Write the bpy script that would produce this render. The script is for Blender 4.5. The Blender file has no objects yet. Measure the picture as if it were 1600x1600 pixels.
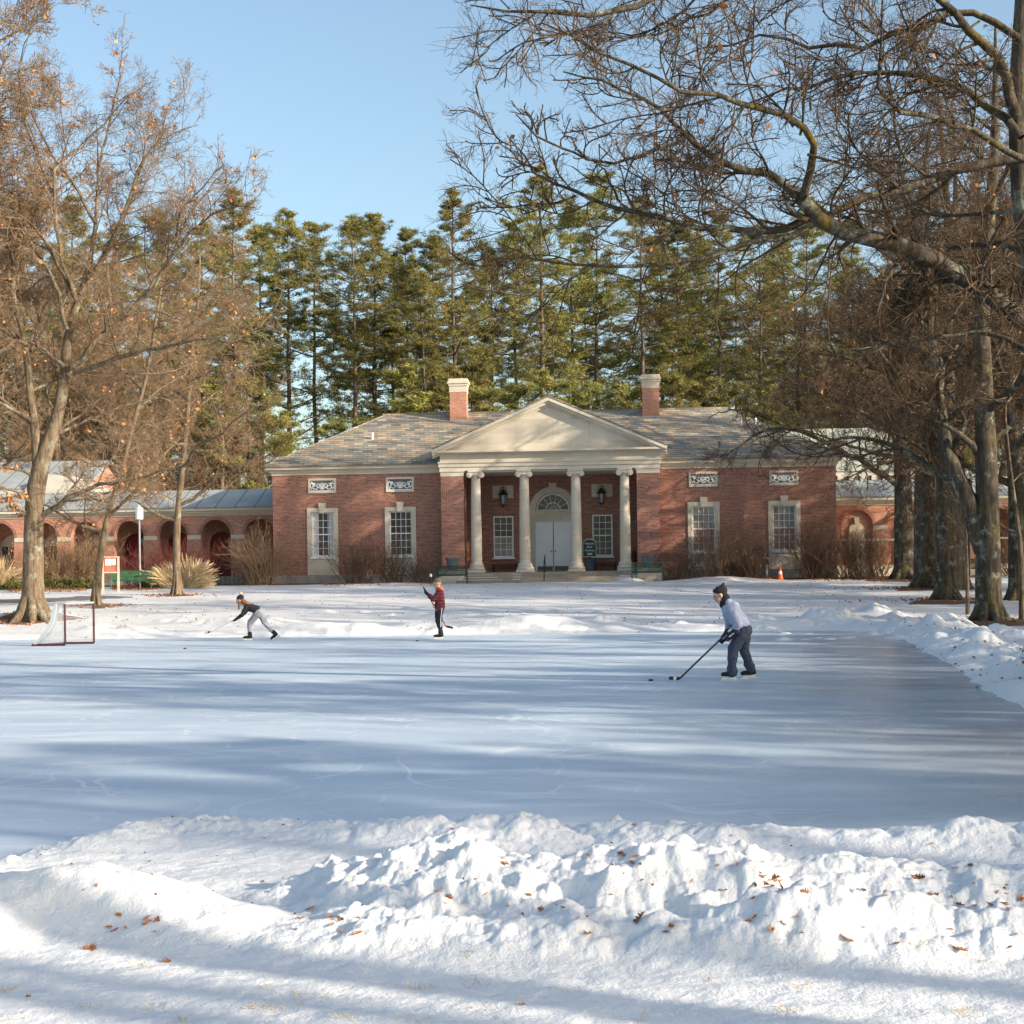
import bpy, math, random
import numpy as np
from mathutils import Vector, Matrix
R = math.radians
S = bpy.context.scene
# ------------------------------------------------------------------ camera, sky, sun, exposure
F, HX, HY, EYE = 2400.0, 800.0, 893.0, 1.8
ROLL = R(0.75)
cam = bpy.data.cameras.new('camera'); camo = bpy.data.objects.new('camera', cam)
S.collection.objects.link(camo); S.camera = camo
cam.sensor_width = 36; cam.sensor_height = 36; cam.lens = 36 * F / 1600
cam.shift_y = (HY - 800) / 1600
cam.clip_start = 0.1; cam.clip_end = 4000
camo.location = (0, 0, EYE)
# level camera turned a little about its own axis: world horizontals rise slightly to the right
camo.rotation_euler = (Matrix.Rotation(R(90), 4, 'X') @ Matrix.Rotation(-ROLL, 4, 'Z')).to_euler()

SUN_EL, SUN_AZ = R(20), R(117)          # azimuth clockwise from +Y
sv = Vector((math.cos(SUN_EL) * math.sin(SUN_AZ), math.cos(SUN_EL) * math.cos(SUN_AZ), math.sin(SUN_EL)))
W = bpy.data.worlds.new('World'); S.world = W; W.use_nodes = True
nt = W.node_tree; nt.nodes.clear()
sky = nt.nodes.new('ShaderNodeTexSky'); sky.sky_type = 'NISHITA'; sky.sun_disc = False
sky.sun_elevation = SUN_EL; sky.sun_rotation = SUN_AZ; sky.altitude = 50
sky.air_density = 1.0; sky.dust_density = 2.2; sky.ozone_density = 1.4
bg = nt.nodes.new('ShaderNodeBackground'); bg.inputs[1].default_value = 0.15
wo = nt.nodes.new('ShaderNodeOutputWorld')
tint = nt.nodes.new('ShaderNodeMix'); tint.data_type = 'RGBA'; tint.blend_type = 'MULTIPLY'; tint.inputs[0].default_value = 1; tint.inputs[7].default_value = (1.13, 1.14, 1.07, 1)
nt.links.new(sky.outputs[0], tint.inputs[6]); nt.links.new(tint.outputs[2], bg.inputs[0]); nt.links.new(bg.outputs[0], wo.inputs[0])
sl = bpy.data.lights.new('sun', 'SUN'); slo = bpy.data.objects.new('sun', sl); S.collection.objects.link(slo)
sl.energy = 5.0; sl.angle = R(0.5); sl.color = (1.0, 0.87, 0.70)
slo.rotation_euler = sv.to_track_quat('Z', 'Y').to_euler(); slo.location = (30, -20, 40)
S.view_settings.view_transform = 'Standard'; S.view_settings.look = 'None'
S.view_settings.gamma = 1; S.view_settings.exposure = 0.66
try: S.view_settings.use_curve_mapping = False
except Exception: pass
cy = S.cycles
cy.max_bounces = 5; cy.diffuse_bounces = 3; cy.glossy_bounces = 3; cy.transmission_bounces = 4; cy.transparent_max_bounces = 8
cy.use_adaptive_sampling = True; cy.adaptive_threshold = 0.02
cy.caustics_reflective = False; cy.caustics_refractive = False

# ------------------------------------------------------------------ measuring helpers
cr, sr = math.cos(ROLL), math.sin(ROLL)
def at(px, py, Y):
    "point seen at photo pixel (px,py) at depth Y"
    dx, dy = px - HX, HY - py
    wx, wy = dx * cr + dy * sr, -dx * sr + dy * cr
    return Vector((wx / F * Y, Y, EYE + wy / F * Y))
def hit0(px, py, z=0.0):
    dx, dy = px - HX, HY - py
    wy = -dx * sr + dy * cr
    return at(px, py, (z - EYE) * F / wy)

# ------------------------------------------------------------------ objects
def link(o, parent=None):
    S.collection.objects.link(o)
    if parent is not None: o.parent = parent
    return o
def tag(o, label=None, cat=None, group=None, kind=None):
    if label: o['label'] = label
    if cat: o['category'] = cat
    if group: o['group'] = group
    if kind: o['kind'] = kind
    return o
def thing(name, label, cat, loc=(0, 0, 0), rz=0, group=None):
    o = bpy.data.objects.new(name, None); o.empty_display_size = 0.2
    link(o); o.location = loc; o.rotation_euler = (0, 0, rz)
    return tag(o, label, cat, group)
def fastmesh(name, V, Q=None, T=None, smooth=False):
    me = bpy.data.meshes.new(name)
    V = np.asarray(V, np.float32).reshape(-1, 3)
    me.vertices.add(len(V)); me.vertices.foreach_set('co', V.ravel())
    idx = []; st = []; n = 0
    for arr, k in ((Q, 4), (T, 3)):
        if arr is None or len(arr) == 0: continue
        arr = np.asarray(arr, np.int32).reshape(-1, k)
        idx.append(arr.ravel()); st.append(n + np.arange(len(arr), dtype=np.int32) * k); n += arr.size
    idx = np.concatenate(idx); st = np.concatenate(st)
    me.loops.add(len(idx)); me.loops.foreach_set('vertex_index', idx)
    me.polygons.add(len(st)); me.polygons.foreach_set('loop_start', st)
    me.update(calc_edges=True)
    if smooth: me.polygons.foreach_set('use_smooth', np.ones(len(st), bool))
    me.validate(); me.update()
    return me
def mobj(name, me, mat, parent=None):
    o = bpy.data.objects.new(name, me); link(o, parent)
    if mat is not None:
        if len(me.materials) == 0: me.materials.append(mat)
    return o
class MB:
    def __init__(s): s.v = []; s.f = []; s.sm = False
    def add(s, vs, fs):
        b = len(s.v); s.v += [tuple(v) for v in vs]; s.f += [tuple(i + b for i in f) for f in fs]; return s
    def box(s, x0, x1, y0, y1, z0, z1):
        return s.add([(x0,y0,z0),(x1,y0,z0),(x1,y1,z0),(x0,y1,z0),(x0,y0,z1),(x1,y0,z1),(x1,y1,z1),(x0,y1,z1)],
                     [(0,3,2,1),(4,5,6,7),(0,1,5,4),(1,2,6,5),(2,3,7,6),(3,0,4,7)])
    def obox(s, c, ax, ay, az, hx, hy, hz):
        c = Vector(c); ax, ay, az = Vector(ax).normalized()*hx, Vector(ay).normalized()*hy, Vector(az).normalized()*hz
        vs = [c + i*ax + j*ay + k*az for k in (-1,1) for i, j in ((-1,-1),(1,-1),(1,1),(-1,1))]
        return s.add(vs, [(0,3,2,1),(4,5,6,7),(0,1,5,4),(1,2,6,5),(2,3,7,6),(3,0,4,7)])
    def quad(s, *p): return s.add(p, [tuple(range(len(p)))])
    def prism(s, poly, y0, y1):
        "poly in (x,z), extruded along y"
        n = len(poly)
        vs = [(x, y0, z) for x, z in poly] + [(x, y1, z) for x, z in poly]
        fs = [tuple(range(n)), tuple(range(2*n-1, n-1, -1))] + [(i, i+n, (i+1) % n + n, (i+1) % n) for i in range(n)]
        return s.add(vs, fs)
    def tube(s, pts, rad, n=8, cap=True):
        pts = [Vector(p) for p in pts]
        if not hasattr(rad, '__len__'): rad = [rad] * len(pts)
        ref = None; vs = []; fs = []
        for i, p in enumerate(pts):
            t = (pts[min(i+1, len(pts)-1)] - pts[max(i-1, 0)]).normalized()
            if ref is None:
                ref = Vector((0,0,1)) if abs(t.z) < .9 else Vector((1,0,0))
            a = t.cross(ref).normalized(); b = a.cross(t).normalized(); ref = b
            for k in range(n):
                w = 2*math.pi*k/n
                vs.append(p + (a*math.cos(w) + b*math.sin(w)) * rad[i])
        for i in range(len(pts)-1):
            for k in range(n):
                k2 = (k+1) % n
                fs.append((i*n+k, i*n+k2, (i+1)*n+k2, (i+1)*n+k))
        if cap: fs += [tuple(range(n-1, -1, -1)), tuple((len(pts)-1)*n + k for k in range(n))]
        return s.add(vs, fs)
    def lathe(s, prof, c=(0,0,0), n=16, cap=True):
        vs = []; fs = []
        for r, z in prof:
            for k in range(n):
                w = 2*math.pi*k/n; vs.append((c[0]+r*math.cos(w), c[1]+r*math.sin(w), c[2]+z))
        for i in range(len(prof)-1):
            for k in range(n):
                k2 = (k+1) % n; fs.append((i*n+k, i*n+k2, (i+1)*n+k2, (i+1)*n+k))
        if cap: fs += [tuple(range(n-1,-1,-1)), tuple((len(prof)-1)*n+k for k in range(n))]
        return s.add(vs, fs)
    def capsule(s, p0, r0, p1, r1, n=12, sy=1.0):
        "closed sphere-swept cone; sy flattens its ends only by radius"
        p0, p1 = Vector(p0), Vector(p1); d = p1 - p0; L = max(d.length, 1e-4); d = d / L if L > 1e-4 else Vector((0,0,1))
        pts = []; rr = []
        for a in (85, 60, 30): pts.append(p0 - d*r0*math.sin(R(a))); rr.append(r0*math.cos(R(a)))
        pts.append(p0); rr.append(r0); pts.append(p1); rr.append(r1)
        for a in (30, 60, 85): pts.append(p1 + d*r1*math.sin(R(a))); rr.append(r1*math.cos(R(a)))
        return s.tube(pts, rr, n)
    def sphere(s, c, r, n=12, m=8, sc=(1,1,1)):
        vs = []; fs = []
        for i in range(m+1):
            a = -math.pi/2 + math.pi*i/m
            rr = max(math.cos(a), 0.02)
            for k in range(n):
                w = 2*math.pi*k/n
                vs.append((c[0]+r*sc[0]*rr*math.cos(w), c[1]+r*sc[1]*rr*math.sin(w), c[2]+r*sc[2]*math.sin(a)))
        for i in range(m):
            for k in range(n):
                k2 = (k+1) % n; fs.append((i*n+k, i*n+k2, (i+1)*n+k2, (i+1)*n+k))
        fs += [tuple(range(n-1,-1,-1)), tuple(m*n+k for k in range(n))]
        return s.add(vs, fs)
    def build(s, name, mat, parent=None, smooth=False, bevel=0):
        me = bpy.data.meshes.new(name); me.from_pydata(s.v, [], s.f); me.update()
        if smooth or s.sm:
            for p in me.polygons: p.use_smooth = True
        o = mobj(name, me, mat, parent)
        if bevel:
            m = o.modifiers.new('bevel', 'BEVEL'); m.width = bevel; m.segments = 1; m.limit_method = 'ANGLE'
        return o
def copy_tree(o, parent=None, loc=None, rz=None, scale=None, label=None):
    kids = list(o.children)
    c = o.copy(); link(c, parent)
    if loc is not None: c.location = loc
    if rz is not None: c.rotation_euler = (0, 0, rz)
    if scale is not None: c.scale = scale if hasattr(scale, '__len__') else (scale,)*3
    if label: c['label'] = label
    for ch in kids:
        copy_tree(ch, c)
    return c

# ------------------------------------------------------------------ materials
class NT:
    def __init__(s, name):
        s.m = bpy.data.materials.new(name); s.m.use_nodes = True; s.t = s.m.node_tree
        s.b = s.t.nodes['Principled BSDF']; s.out = s.t.nodes['Material Output']
        s.tc = s.t.nodes.new('ShaderNodeTexCoord')
    def n(s, typ, **kw):
        o = s.t.nodes.new('ShaderNode' + typ)
        for k, v in kw.items():
            if k in o.inputs.keys() if isinstance(k, str) else False: pass
            setattr(o, k, v)
        return o
    def l(s, a, b): s.t.links.new(a, b)
    def math(s, op, a, b=None, c=None, clamp=False):
        o = s.t.nodes.new('ShaderNodeMath'); o.operation = op; o.use_clamp = clamp
        for i, v in enumerate((a, b, c)):
            if v is None: continue
            if isinstance(v, (int, float)): o.inputs[i].default_value = v
            else: s.l(v, o.inputs[i])
        return o.outputs[0]
    def noise(s, scale, detail=4, rough=.55, vec=None, dist=0):
        o = s.t.nodes.new('ShaderNodeTexNoise'); o.inputs['Scale'].default_value = scale
        o.inputs['Detail'].default_value = detail; o.inputs['Roughness'].default_value = rough
        o.inputs['Distortion'].default_value = dist
        s.l(vec if vec is not None else s.tc.outputs['Object'], o.inputs['Vector']); return o.outputs['Fac']
    def ramp(s, fac, stops, interp='LINEAR'):
        o = s.t.nodes.new('ShaderNodeValToRGB'); o.color_ramp.interpolation = interp
        e = o.color_ramp.elements
        while len(e) < len(stops): e.new(0.5)
        for i, (p, c) in enumerate(stops):
            e[i].position = p; e[i].color = (*c, 1) if len(c) == 3 else c
        s.l(fac, o.inputs[0]); return o.outputs[0]
    def mix(s, fac, a, b, typ='MIX'):
        o = s.t.nodes.new('ShaderNodeMix'); o.data_type = 'RGBA'; o.blend_type = typ
        for sock, v in ((o.inputs[0], fac), (o.inputs[6], a), (o.inputs[7], b)):
            if isinstance(v, (int, float)): sock.default_value = v
            elif isinstance(v, tuple): sock.default_value = (*v, 1)
            else: s.l(v, sock)
        return o.outputs[2]
    def mapping(s, scale=(1,1,1), rot=(0,0,0), vec=None):
        o = s.t.nodes.new('ShaderNodeMapping'); o.inputs['Scale'].default_value = scale; o.inputs['Rotation'].default_value = rot
        s.l(vec if vec is not None else s.tc.outputs['Object'], o.inputs['Vector']); return o.outputs[0]
    def bump(s, h, strength=.3, dist=.02):
        o = s.t.nodes.new('ShaderNodeBump'); o.inputs['Strength'].default_value = strength; o.inputs['Distance'].default_value = dist
        s.l(h, o.inputs['Height']); s.l(o.outputs[0], s.b.inputs['Normal']); return o
    def col(s, c):
        if isinstance(c, tuple): s.b.inputs['Base Color'].default_value = (*c, 1)
        else: s.l(c, s.b.inputs['Base Color'])
    def set(s, **kw):
        for k, v in kw.items():
            k = k.replace('_', ' ')
            if isinstance(v, (int, float)): s.b.inputs[k].default_value = v
            else: s.l(v, s.b.inputs[k])
M = {}
def simple(name, c, rough=.6, var=.25, scale=6, bump=.15, metal=0, spec=.4):
    n = NT(name); f = n.noise(scale, 5)
    d = tuple(x*(1-var) for x in c); e = tuple(min(1, x*(1+var)) for x in c)
    n.col(n.ramp(f, [(.25, d), (.75, e)])); n.set(Roughness=rough, Metallic=metal)
    n.b.inputs['Specular IOR Level'].default_value = spec
    if bump: n.bump(n.noise(scale*5, 4), bump, .01)
    M[name] = n.m; return n.m
def bricky(name, bw, bh, stops, mortar, mw, var_scale=.5, axis='wall', rough=.85, bumpd=.01, stain=None, moff=.5):
    n = NT(name)
    sp = n.t.nodes.new('ShaderNodeSeparateXYZ'); n.l(n.tc.outputs['Object'], sp.inputs[0])
    if axis == 'wall': X = n.math('ADD', sp.outputs[0], sp.outputs[1]); Z = sp.outputs[2]
    else:              X = n.math('ADD', sp.outputs[0], n.math('MULTIPLY', sp.outputs[1], .15)); Z = sp.outputs[2]
    r = n.math('DIVIDE', Z, bh); row = n.math('FLOOR', r); fr = n.math('SUBTRACT', r, row)
    off = n.math('MULTIPLY', n.math('MODULO', row, 2.0), moff)
    c = n.math('ADD', n.math('DIVIDE', X, bw), off); ci = n.math('FLOOR', c); fc = n.math('SUBTRACT', c, ci)
    cb = n.t.nodes.new('ShaderNodeCombineXYZ'); n.l(ci, cb.inputs[0]); n.l(row, cb.inputs[1])
    wn = n.t.nodes.new('ShaderNodeTexWhiteNoise'); wn.noise_dimensions = '3D'; n.l(cb.outputs[0], wn.inputs['Vector'])
    col = n.ramp(wn.outputs['Value'], stops)
    m1 = n.math('LESS_THAN', fc, mw / bw); m2 = n.math('LESS_THAN', fr, mw / bh)
    mm = n.math('MAXIMUM', m1, m2)
    big = n.noise(var_scale, 6, .6)
    col = n.mix(n.math('MULTIPLY', n.math('SUBTRACT', big, .35, clamp=True), 1.1), col, tuple(x*.6 for x in stops[0][1]), 'MIX')
    col = n.mix(mm, col, mortar)
    if stain is not None:
        st = n.noise(2.3, 6, .7); col = n.mix(n.math('MULTIPLY', n.math('SUBTRACT', st, .58, clamp=True), 3.0, clamp=True), col, stain)
    n.col(col); n.set(Roughness=rough)
    h = n.math('ADD', n.math('SUBTRACT', 1.0, mm), n.math('MULTIPLY', n.noise(30, 3), .4))
    n.bump(h, .5, bumpd)
    M[name] = n.m; return n.m
bricky('brick', .215, .072, [(0, (.24,.082,.050)), (.45, (.345,.120,.078)), (.8, (.43,.175,.115)), (1, (.14,.056,.044))], (.50,.42,.33), .012)
bricky('brick_pale', .215, .072, [(0, (.40,.145,.085)), (.5, (.50,.20,.12)), (1, (.57,.27,.17))], (.55,.46,.37), .013)
bricky('slate', .52, .125, [(0, (.16,.16,.15)), (.25, (.33,.30,.24)), (.45, (.24,.25,.20)), (.65, (.52,.38,.23)), (.8, (.36,.26,.17)), (1, (.58,.48,.35))], (.06,.055,.05), .018,
       axis='roof', rough=.9, bumpd=.02, var_scale=.3)
bricky('limestone', 1.9, 1.2, [(0, (.62,.54,.42)), (1, (.70,.63,.51))], (.36,.31,.25), .012, rough=.8, bumpd=.004, stain=(.40,.36,.30))
bricky('step_stone', 1.3, 4.0, [(0, (.30,.25,.20)), (1, (.42,.36,.29))], (.15,.13,.12), .012, rough=.7, bumpd=.004, stain=(.16,.13,.11))
simple('white_paint', (.84,.84,.83), .45, .05, 3, .05)
simple('cream_paint', (.62,.58,.50), .6, .1, 2, .1)
simple('grille_dark', (.13,.125,.12), .8, .2)
simple('concrete', (.34,.31,.27), .85, .3, 1.5, .3)
simple('iron', (.018,.018,.02), .45, .3)
simple('green_metal', (.030,.075,.050), .5, .25)
simple('green_bench', (.06,.20,.10), .5, .3)
simple('planter', (.13,.15,.18), .7, .2)
simple('galvanised', (.50,.52,.53), .35, .12, 8, .1, metal=.5)
simple('sign_green', (.02,.07,.045), .5, .2)
simple('red_paint', (.11,.018,.018), .5, .25)
simple('red_door', (.24,.035,.025), .6, .25, 1.5)
simple('board_wood', (.55,.43,.33), .7, .15)
simple('board_red', (.42,.11,.06), .6, .15)
simple('paper', (.75,.76,.76), .8, .04)
simple('orange', (.85,.12,.02), .5, .08)
simple('mulch', (.14,.075,.04), .95, .6, 9, .8)
simple('asphalt', (.16,.155,.15), .8, .2, 12, .3)
simple('straw', (.66,.50,.29), .8, .3, 3, 0)
simple('dead_leaf', (.42,.17,.06), .7, .5, 4, .1)
simple('dead_leaf_dark', (.24,.10,.045), .75, .4, 9, .1)
simple('orange_leaf', (.52,.24,.09), .7, .35, 1.2, 0)
simple('red_stem', (.25,.07,.055), .7, .3, 1.5, 0)
simple('brown_stem', (.17,.105,.065), .85, .35, 1.2, 0)
simple('tan_stem', (.30,.19,.11), .85, .3, 1.2, 0)
simple('juniper', (.15,.145,.045), .9, .5, 2.5, 0)
simple('skin', (.60,.34,.25), .55, .06, 3, 0)
simple('hair', (.22,.10,.05), .6, .3, 30, .2)
simple('black_cloth', (.015,.015,.018), .9, .3, 12, .3)
simple('maroon', (.075,.02,.018), .5, .3)
simple('hoodie', (.34,.37,.50), .9, .08, 8, .4)
simple('navy_cloth', (.050,.060,.090), .92, .25, 5, .4)
simple('grey_cloth', (.27,.285,.32), .9, .1, 8, .4)
simple('navy_glove', (.018,.02,.045), .7, .3)
simple('white_rubber', (.7,.7,.7), .5, .05)
simple('steel', (.6,.62,.64), .25, .05, 6, 0, metal=.9)
simple('tan_cap', (.16,.12,.07), .9, .3)
simple('orange_hood', (.42,.15,.04), .9, .2)
simple('rubber', (.02,.02,.02), .7, .2)
simple('net', (.42,.46,.50), .8, .1, 5, 0)
simple('curtain', (.62,.60,.57), .9, .1, 2, 0)
simple('warm_room', (.35,.22,.17), .9, .3, 1.2, 0)
def metal_roof(name, c, pitch):
    n = NT(name); sp = n.t.nodes.new('ShaderNodeSeparateXYZ'); n.l(n.tc.outputs['Object'], sp.inputs[0])
    f = n.math('FRACT', n.math('DIVIDE', sp.outputs[0], pitch)); s = n.math('LESS_THAN', f, .05)
    nz = n.noise(.8, 5); col = n.ramp(nz, [(.3, tuple(x*.85 for x in c)), (.7, tuple(x*1.12 for x in c))])
    n.col(n.mix(s, col, tuple(x*.35 for x in c))); n.set(Roughness=.75, Metallic=0.0); n.b.inputs['Specular IOR Level'].default_value = .25; n.bump(s, .6, .05)
    M[name] = n.m
metal_roof('seam_roof', (.33,.36,.36), 1.1)
metal_roof('pale_roof', (.38,.40,.33), 1.05)
def plaid():
    n = NT('plaid'); sp = n.t.nodes.new('ShaderNodeSeparateXYZ'); n.l(n.tc.outputs['Object'], sp.inputs[0])
    a = n.math('LESS_THAN', n.math('FRACT', n.math('DIVIDE', n.math('ADD', sp.outputs[0], sp.outputs[1]), .085)), .45)
    b = n.math('LESS_THAN', n.math('FRACT', n.math('DIVIDE', sp.outputs[2], .085)), .45)
    s = n.math('MULTIPLY', n.math('ADD', a, b), .5)
    n.col(n.ramp(s, [(0, (.24,.028,.040)), (.5, (.09,.016,.025)), (1, (.02,.012,.02))])); n.set(Roughness=.9); M['plaid'] = n.m
plaid()
def glass(name, c, rough=.04):
    n = NT(name); f = n.noise(1.4, 2)
    n.col(n.ramp(f, [(.3, tuple(x*.6 for x in c)), (.7, tuple(x*1.3 for x in c))])); n.set(Roughness=rough)
    n.b.inputs['Specular IOR Level'].default_value = .5
    n.bump(n.noise(1.1, 2), .05, .02); M[name] = n.m
glass('glass', (.035,.038,.04)); glass('glass_pale', (.30,.30,.29)); glass('glass_mid', (.07,.085,.085)); glass('lantern_glass', (.42,.46,.50), .15)
def snow():
    n = NT('snow')
    f = n.noise(.35, 6, .6); fine = n.noise(9, 6, .65); gr = n.noise(60, 3, .6)
    base = n.ramp(f, [(.3, (.67,.68,.70)), (.7, (.75,.74,.73))])
    dirt = n.noise(1.7, 8, .72); d2 = n.noise(14, 4, .7)
    dm = n.math('MULTIPLY', n.math('SUBTRACT', dirt, .66, clamp=True), n.math('SUBTRACT', d2, .40, clamp=True))
    dm = n.math('MULTIPLY', dm, 14.0, clamp=True)
    n.col(n.mix(dm, base, (.42,.27,.16)))
    n.set(Roughness=.55); n.b.inputs['Specular IOR Level'].default_value = .35
    n.b.inputs['Subsurface Weight'].default_value = 0.0
    h = n.math('ADD', n.math('MULTIPLY', fine, 1.0), n.math('MULTIPLY', gr, .25))
    n.bump(h, .5, .045); M['snow'] = n.m
snow()
def ice():
    n = NT('ice')
    v = n.mapping((.25, 1.2, 1)); f = n.noise(.5, 6, .6, v)
    patch = n.noise(.12, 4, .5)
    base = n.ramp(f, [(.25, (.385,.49,.61)), (.75, (.58,.66,.735))])
    sc = None
    for i, (s, rot) in enumerate(((.35, .3), (.6, 1.2), (1.1, 2.2))):
        w = n.t.nodes.new('ShaderNodeTexVoronoi'); w.feature = 'DISTANCE_TO_EDGE'; w.inputs['Scale'].default_value = s
        wv = n.t.nodes.new('ShaderNodeVectorMath'); wv.operation = 'ADD'
        nz = n.t.nodes.new('ShaderNodeTexNoise'); nz.inputs['Scale'].default_value = .45; n.l(n.tc.outputs['Object'], nz.inputs['Vector'])
        n.l(n.mapping((1,1,1), (0,0,rot)), wv.inputs[0]); n.l(nz.outputs['Color'], wv.inputs[1]); n.l(wv.outputs[0], w.inputs['Vector'])
        k = n.math('LESS_THAN', w.outputs['Distance'], .006 + .003*i)
        sc = k if sc is None else n.math('MAXIMUM', sc, k)
    gate = n.math('GREATER_THAN', n.noise(.9, 5, .6), .5)
    scm = n.math('MULTIPLY', n.math('MULTIPLY', sc, gate), .14)
    col = n.mix(scm, base, (.85,.86,.87))
    pits = n.math('MULTIPLY', n.math('GREATER_THAN', n.noise(7, 6, .75, n.mapping((.5, 1.3, 1))), .67), n.math('GREATER_THAN', n.noise(.35, 3), .56))
    col = n.mix(n.math('MULTIPLY', pits, .5), col, (.22,.29,.34))
    n.col(col)
    cut = None
    for s, o, wd in ((.16, (.0,.0,.0), .0022), (.3, (.3,.1,.6), .0035), (.55, (.5,.2,1.7), .005), (.9, (.1,.7,2.6), .007)):
        k = n.math('LESS_THAN', n.math('ABSOLUTE', n.math('SUBTRACT', n.noise(s, 1.5, .4, n.mapping((1,1,1), o)), .5)), wd)
        cut = k if cut is None else n.math('MAXIMUM', cut, k)
    cut = n.math('MULTIPLY', cut, n.ramp(n.noise(.5, 4, .6), [(.42, (0,0,0)), (.6, (1,1,1))]))
    col = n.mix(n.math('MULTIPLY', cut, .45), col, (.80,.83,.86))
    dust = n.ramp(n.noise(.8, 7, .7, n.mapping((.35, 1.4, 1), (0, 0, .12))), [(.52, (0,0,0)), (.68, (1,1,1))])
    col = n.mix(n.math('MULTIPLY', dust, .55), col, (.76,.79,.82)); n.col(col)
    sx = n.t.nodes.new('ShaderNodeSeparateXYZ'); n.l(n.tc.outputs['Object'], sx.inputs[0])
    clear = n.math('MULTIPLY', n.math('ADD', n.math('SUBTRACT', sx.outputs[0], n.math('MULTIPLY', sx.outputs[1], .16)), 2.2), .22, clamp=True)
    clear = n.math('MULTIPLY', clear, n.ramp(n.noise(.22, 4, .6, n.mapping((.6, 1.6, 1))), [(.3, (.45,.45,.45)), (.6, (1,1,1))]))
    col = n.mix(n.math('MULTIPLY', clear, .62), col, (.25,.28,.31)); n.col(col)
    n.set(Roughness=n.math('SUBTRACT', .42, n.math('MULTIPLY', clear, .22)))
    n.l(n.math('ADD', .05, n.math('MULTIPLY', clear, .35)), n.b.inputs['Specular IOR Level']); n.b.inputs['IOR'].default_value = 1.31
    h = n.math('ADD', n.noise(1.2, 8, .7, n.mapping((.35, 1, 1))), n.math('MULTIPLY', cut, .5))
    n.bump(h, .10, .03); M['ice'] = n.m
ice()
def bark(name, c, c2, lichen=None, moss=None, sc=9):
    n = NT(name); v = n.mapping((1, 1, .16)); f = n.noise(sc, 6, .7, v, .3)
    col = n.ramp(f, [(.34, tuple(x*.45 for x in c)), (.5, c), (.72, c2)])
    if lichen:
        p = n.noise(2.4, 6, .75); col = n.mix(n.math('MULTIPLY', n.math('SUBTRACT', p, .54, clamp=True), 9.0, clamp=True), col, lichen)
    if moss:
        p = n.noise(1.3, 5, .7, n.mapping((1,1,1), (.5,.3,1))); col = n.mix(n.math('MULTIPLY', n.math('SUBTRACT', p, .56, clamp=True), 9.0, clamp=True), col, moss)
    n.col(col); n.set(Roughness=.95); n.b.inputs['Specular IOR Level'].default_value = .15
    n.bump(f, 1.0, .06); M[name] = n.m
bark('bark_oak', (.080,.064,.047), (.17,.145,.105), (.25,.27,.21), (.13,.095,.025))
bark('bark_warm', (.17,.125,.082), (.28,.22,.155), (.28,.28,.22))
bark('bark_pine', (.15,.11,.085), (.27,.21,.17))
bark('twig_warm', (.25,.17,.105), (.37,.26,.165), sc=2)
bark('twig_dark', (.105,.070,.043), (.21,.14,.085), sc=2)
def needles(name, a, b, c):
    n = NT(name)
    f = n.noise(.55, 5, .65); g = n.noise(5, 3, .6)
    oi = n.t.nodes.new('ShaderNodeObjectInfo')
    k = n.math('ADD', n.math('MULTIPLY', f, .7), n.math('MULTIPLY', g, .3))
    col = n.ramp(k, [(.32, a), (.5, b), (.68, c)])
    hs = n.t.nodes.new('ShaderNodeHueSaturation'); n.l(col, hs.inputs['Color'])
    n.l(n.math('ADD', n.math('MULTIPLY', oi.outputs['Random'], .035), .478), hs.inputs['Hue'])
    n.l(n.math('ADD', n.math('MULTIPLY', oi.outputs['Random'], .5), .75), hs.inputs['Value'])
    n.col(hs.outputs[0]); n.set(Roughness=.75); n.b.inputs['Specular IOR Level'].default_value = .25
    tr = n.t.nodes.new('ShaderNodeBsdfTranslucent'); n.l(hs.outputs[0], tr.inputs[0])
    mx = n.t.nodes.new('ShaderNodeMixShader'); mx.inputs[0].default_value = .3
    n.l(n.b.outputs[0], mx.inputs[1]); n.l(tr.outputs[0], mx.inputs[2]); n.l(mx.outputs[0], n.out.inputs[0]); M[name] = n.m
needles('needles', (.105,.130,.048), (.24,.235,.072), (.46,.385,.11))
needles('needles_dark', (.10,.115,.050), (.17,.17,.070), (.26,.23,.10))

# ------------------------------------------------------------------ terrain
def _h(ix, iy, seed):
    n = (ix.astype(np.int64) * 374761393 + iy.astype(np.int64) * 668265263 + seed * 974634777) & 0xffffffff
    n = ((n ^ (n >> 13)) * 1274126177) & 0xffffffff
    n = n ^ (n >> 16)
    return (n & 0xffffff) / float(0xffffff)
def vnoise(x, y, seed=0):
    ix = np.floor(x); iy = np.floor(y); fx = x - ix; fy = y - iy
    ix = ix.astype(np.int64); iy = iy.astype(np.int64)
    fx = fx*fx*fx*(fx*(fx*6-15)+10); fy = fy*fy*fy*(fy*(fy*6-15)+10)
    a = _h(ix, iy, seed); b = _h(ix+1, iy, seed); c = _h(ix, iy+1, seed); d = _h(ix+1, iy+1, seed)
    return (a*(1-fx)+b*fx)*(1-fy) + (c*(1-fx)+d*fx)*fy
def fbm(x, y, seed=0, octv=4, gain=.5):
    s = 0; a = 1; t = 0
    for i in range(octv):
        s = s + a*vnoise(x*2**i, y*2**i, seed+i*17); t += a; a *= gain
    return s / t
def billow(x, y, seed=0, octv=3):
    s = 0; a = 1; t = 0
    for i in range(octv):
        s = s + a*np.abs(vnoise(x*2**i, y*2**i, seed+i*31)*2-1); t += a; a *= .5
    return 1 - s / t
def puff(x, y, seed=0, octv=3):
    return 1 - billow(x, y, seed, octv)
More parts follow.
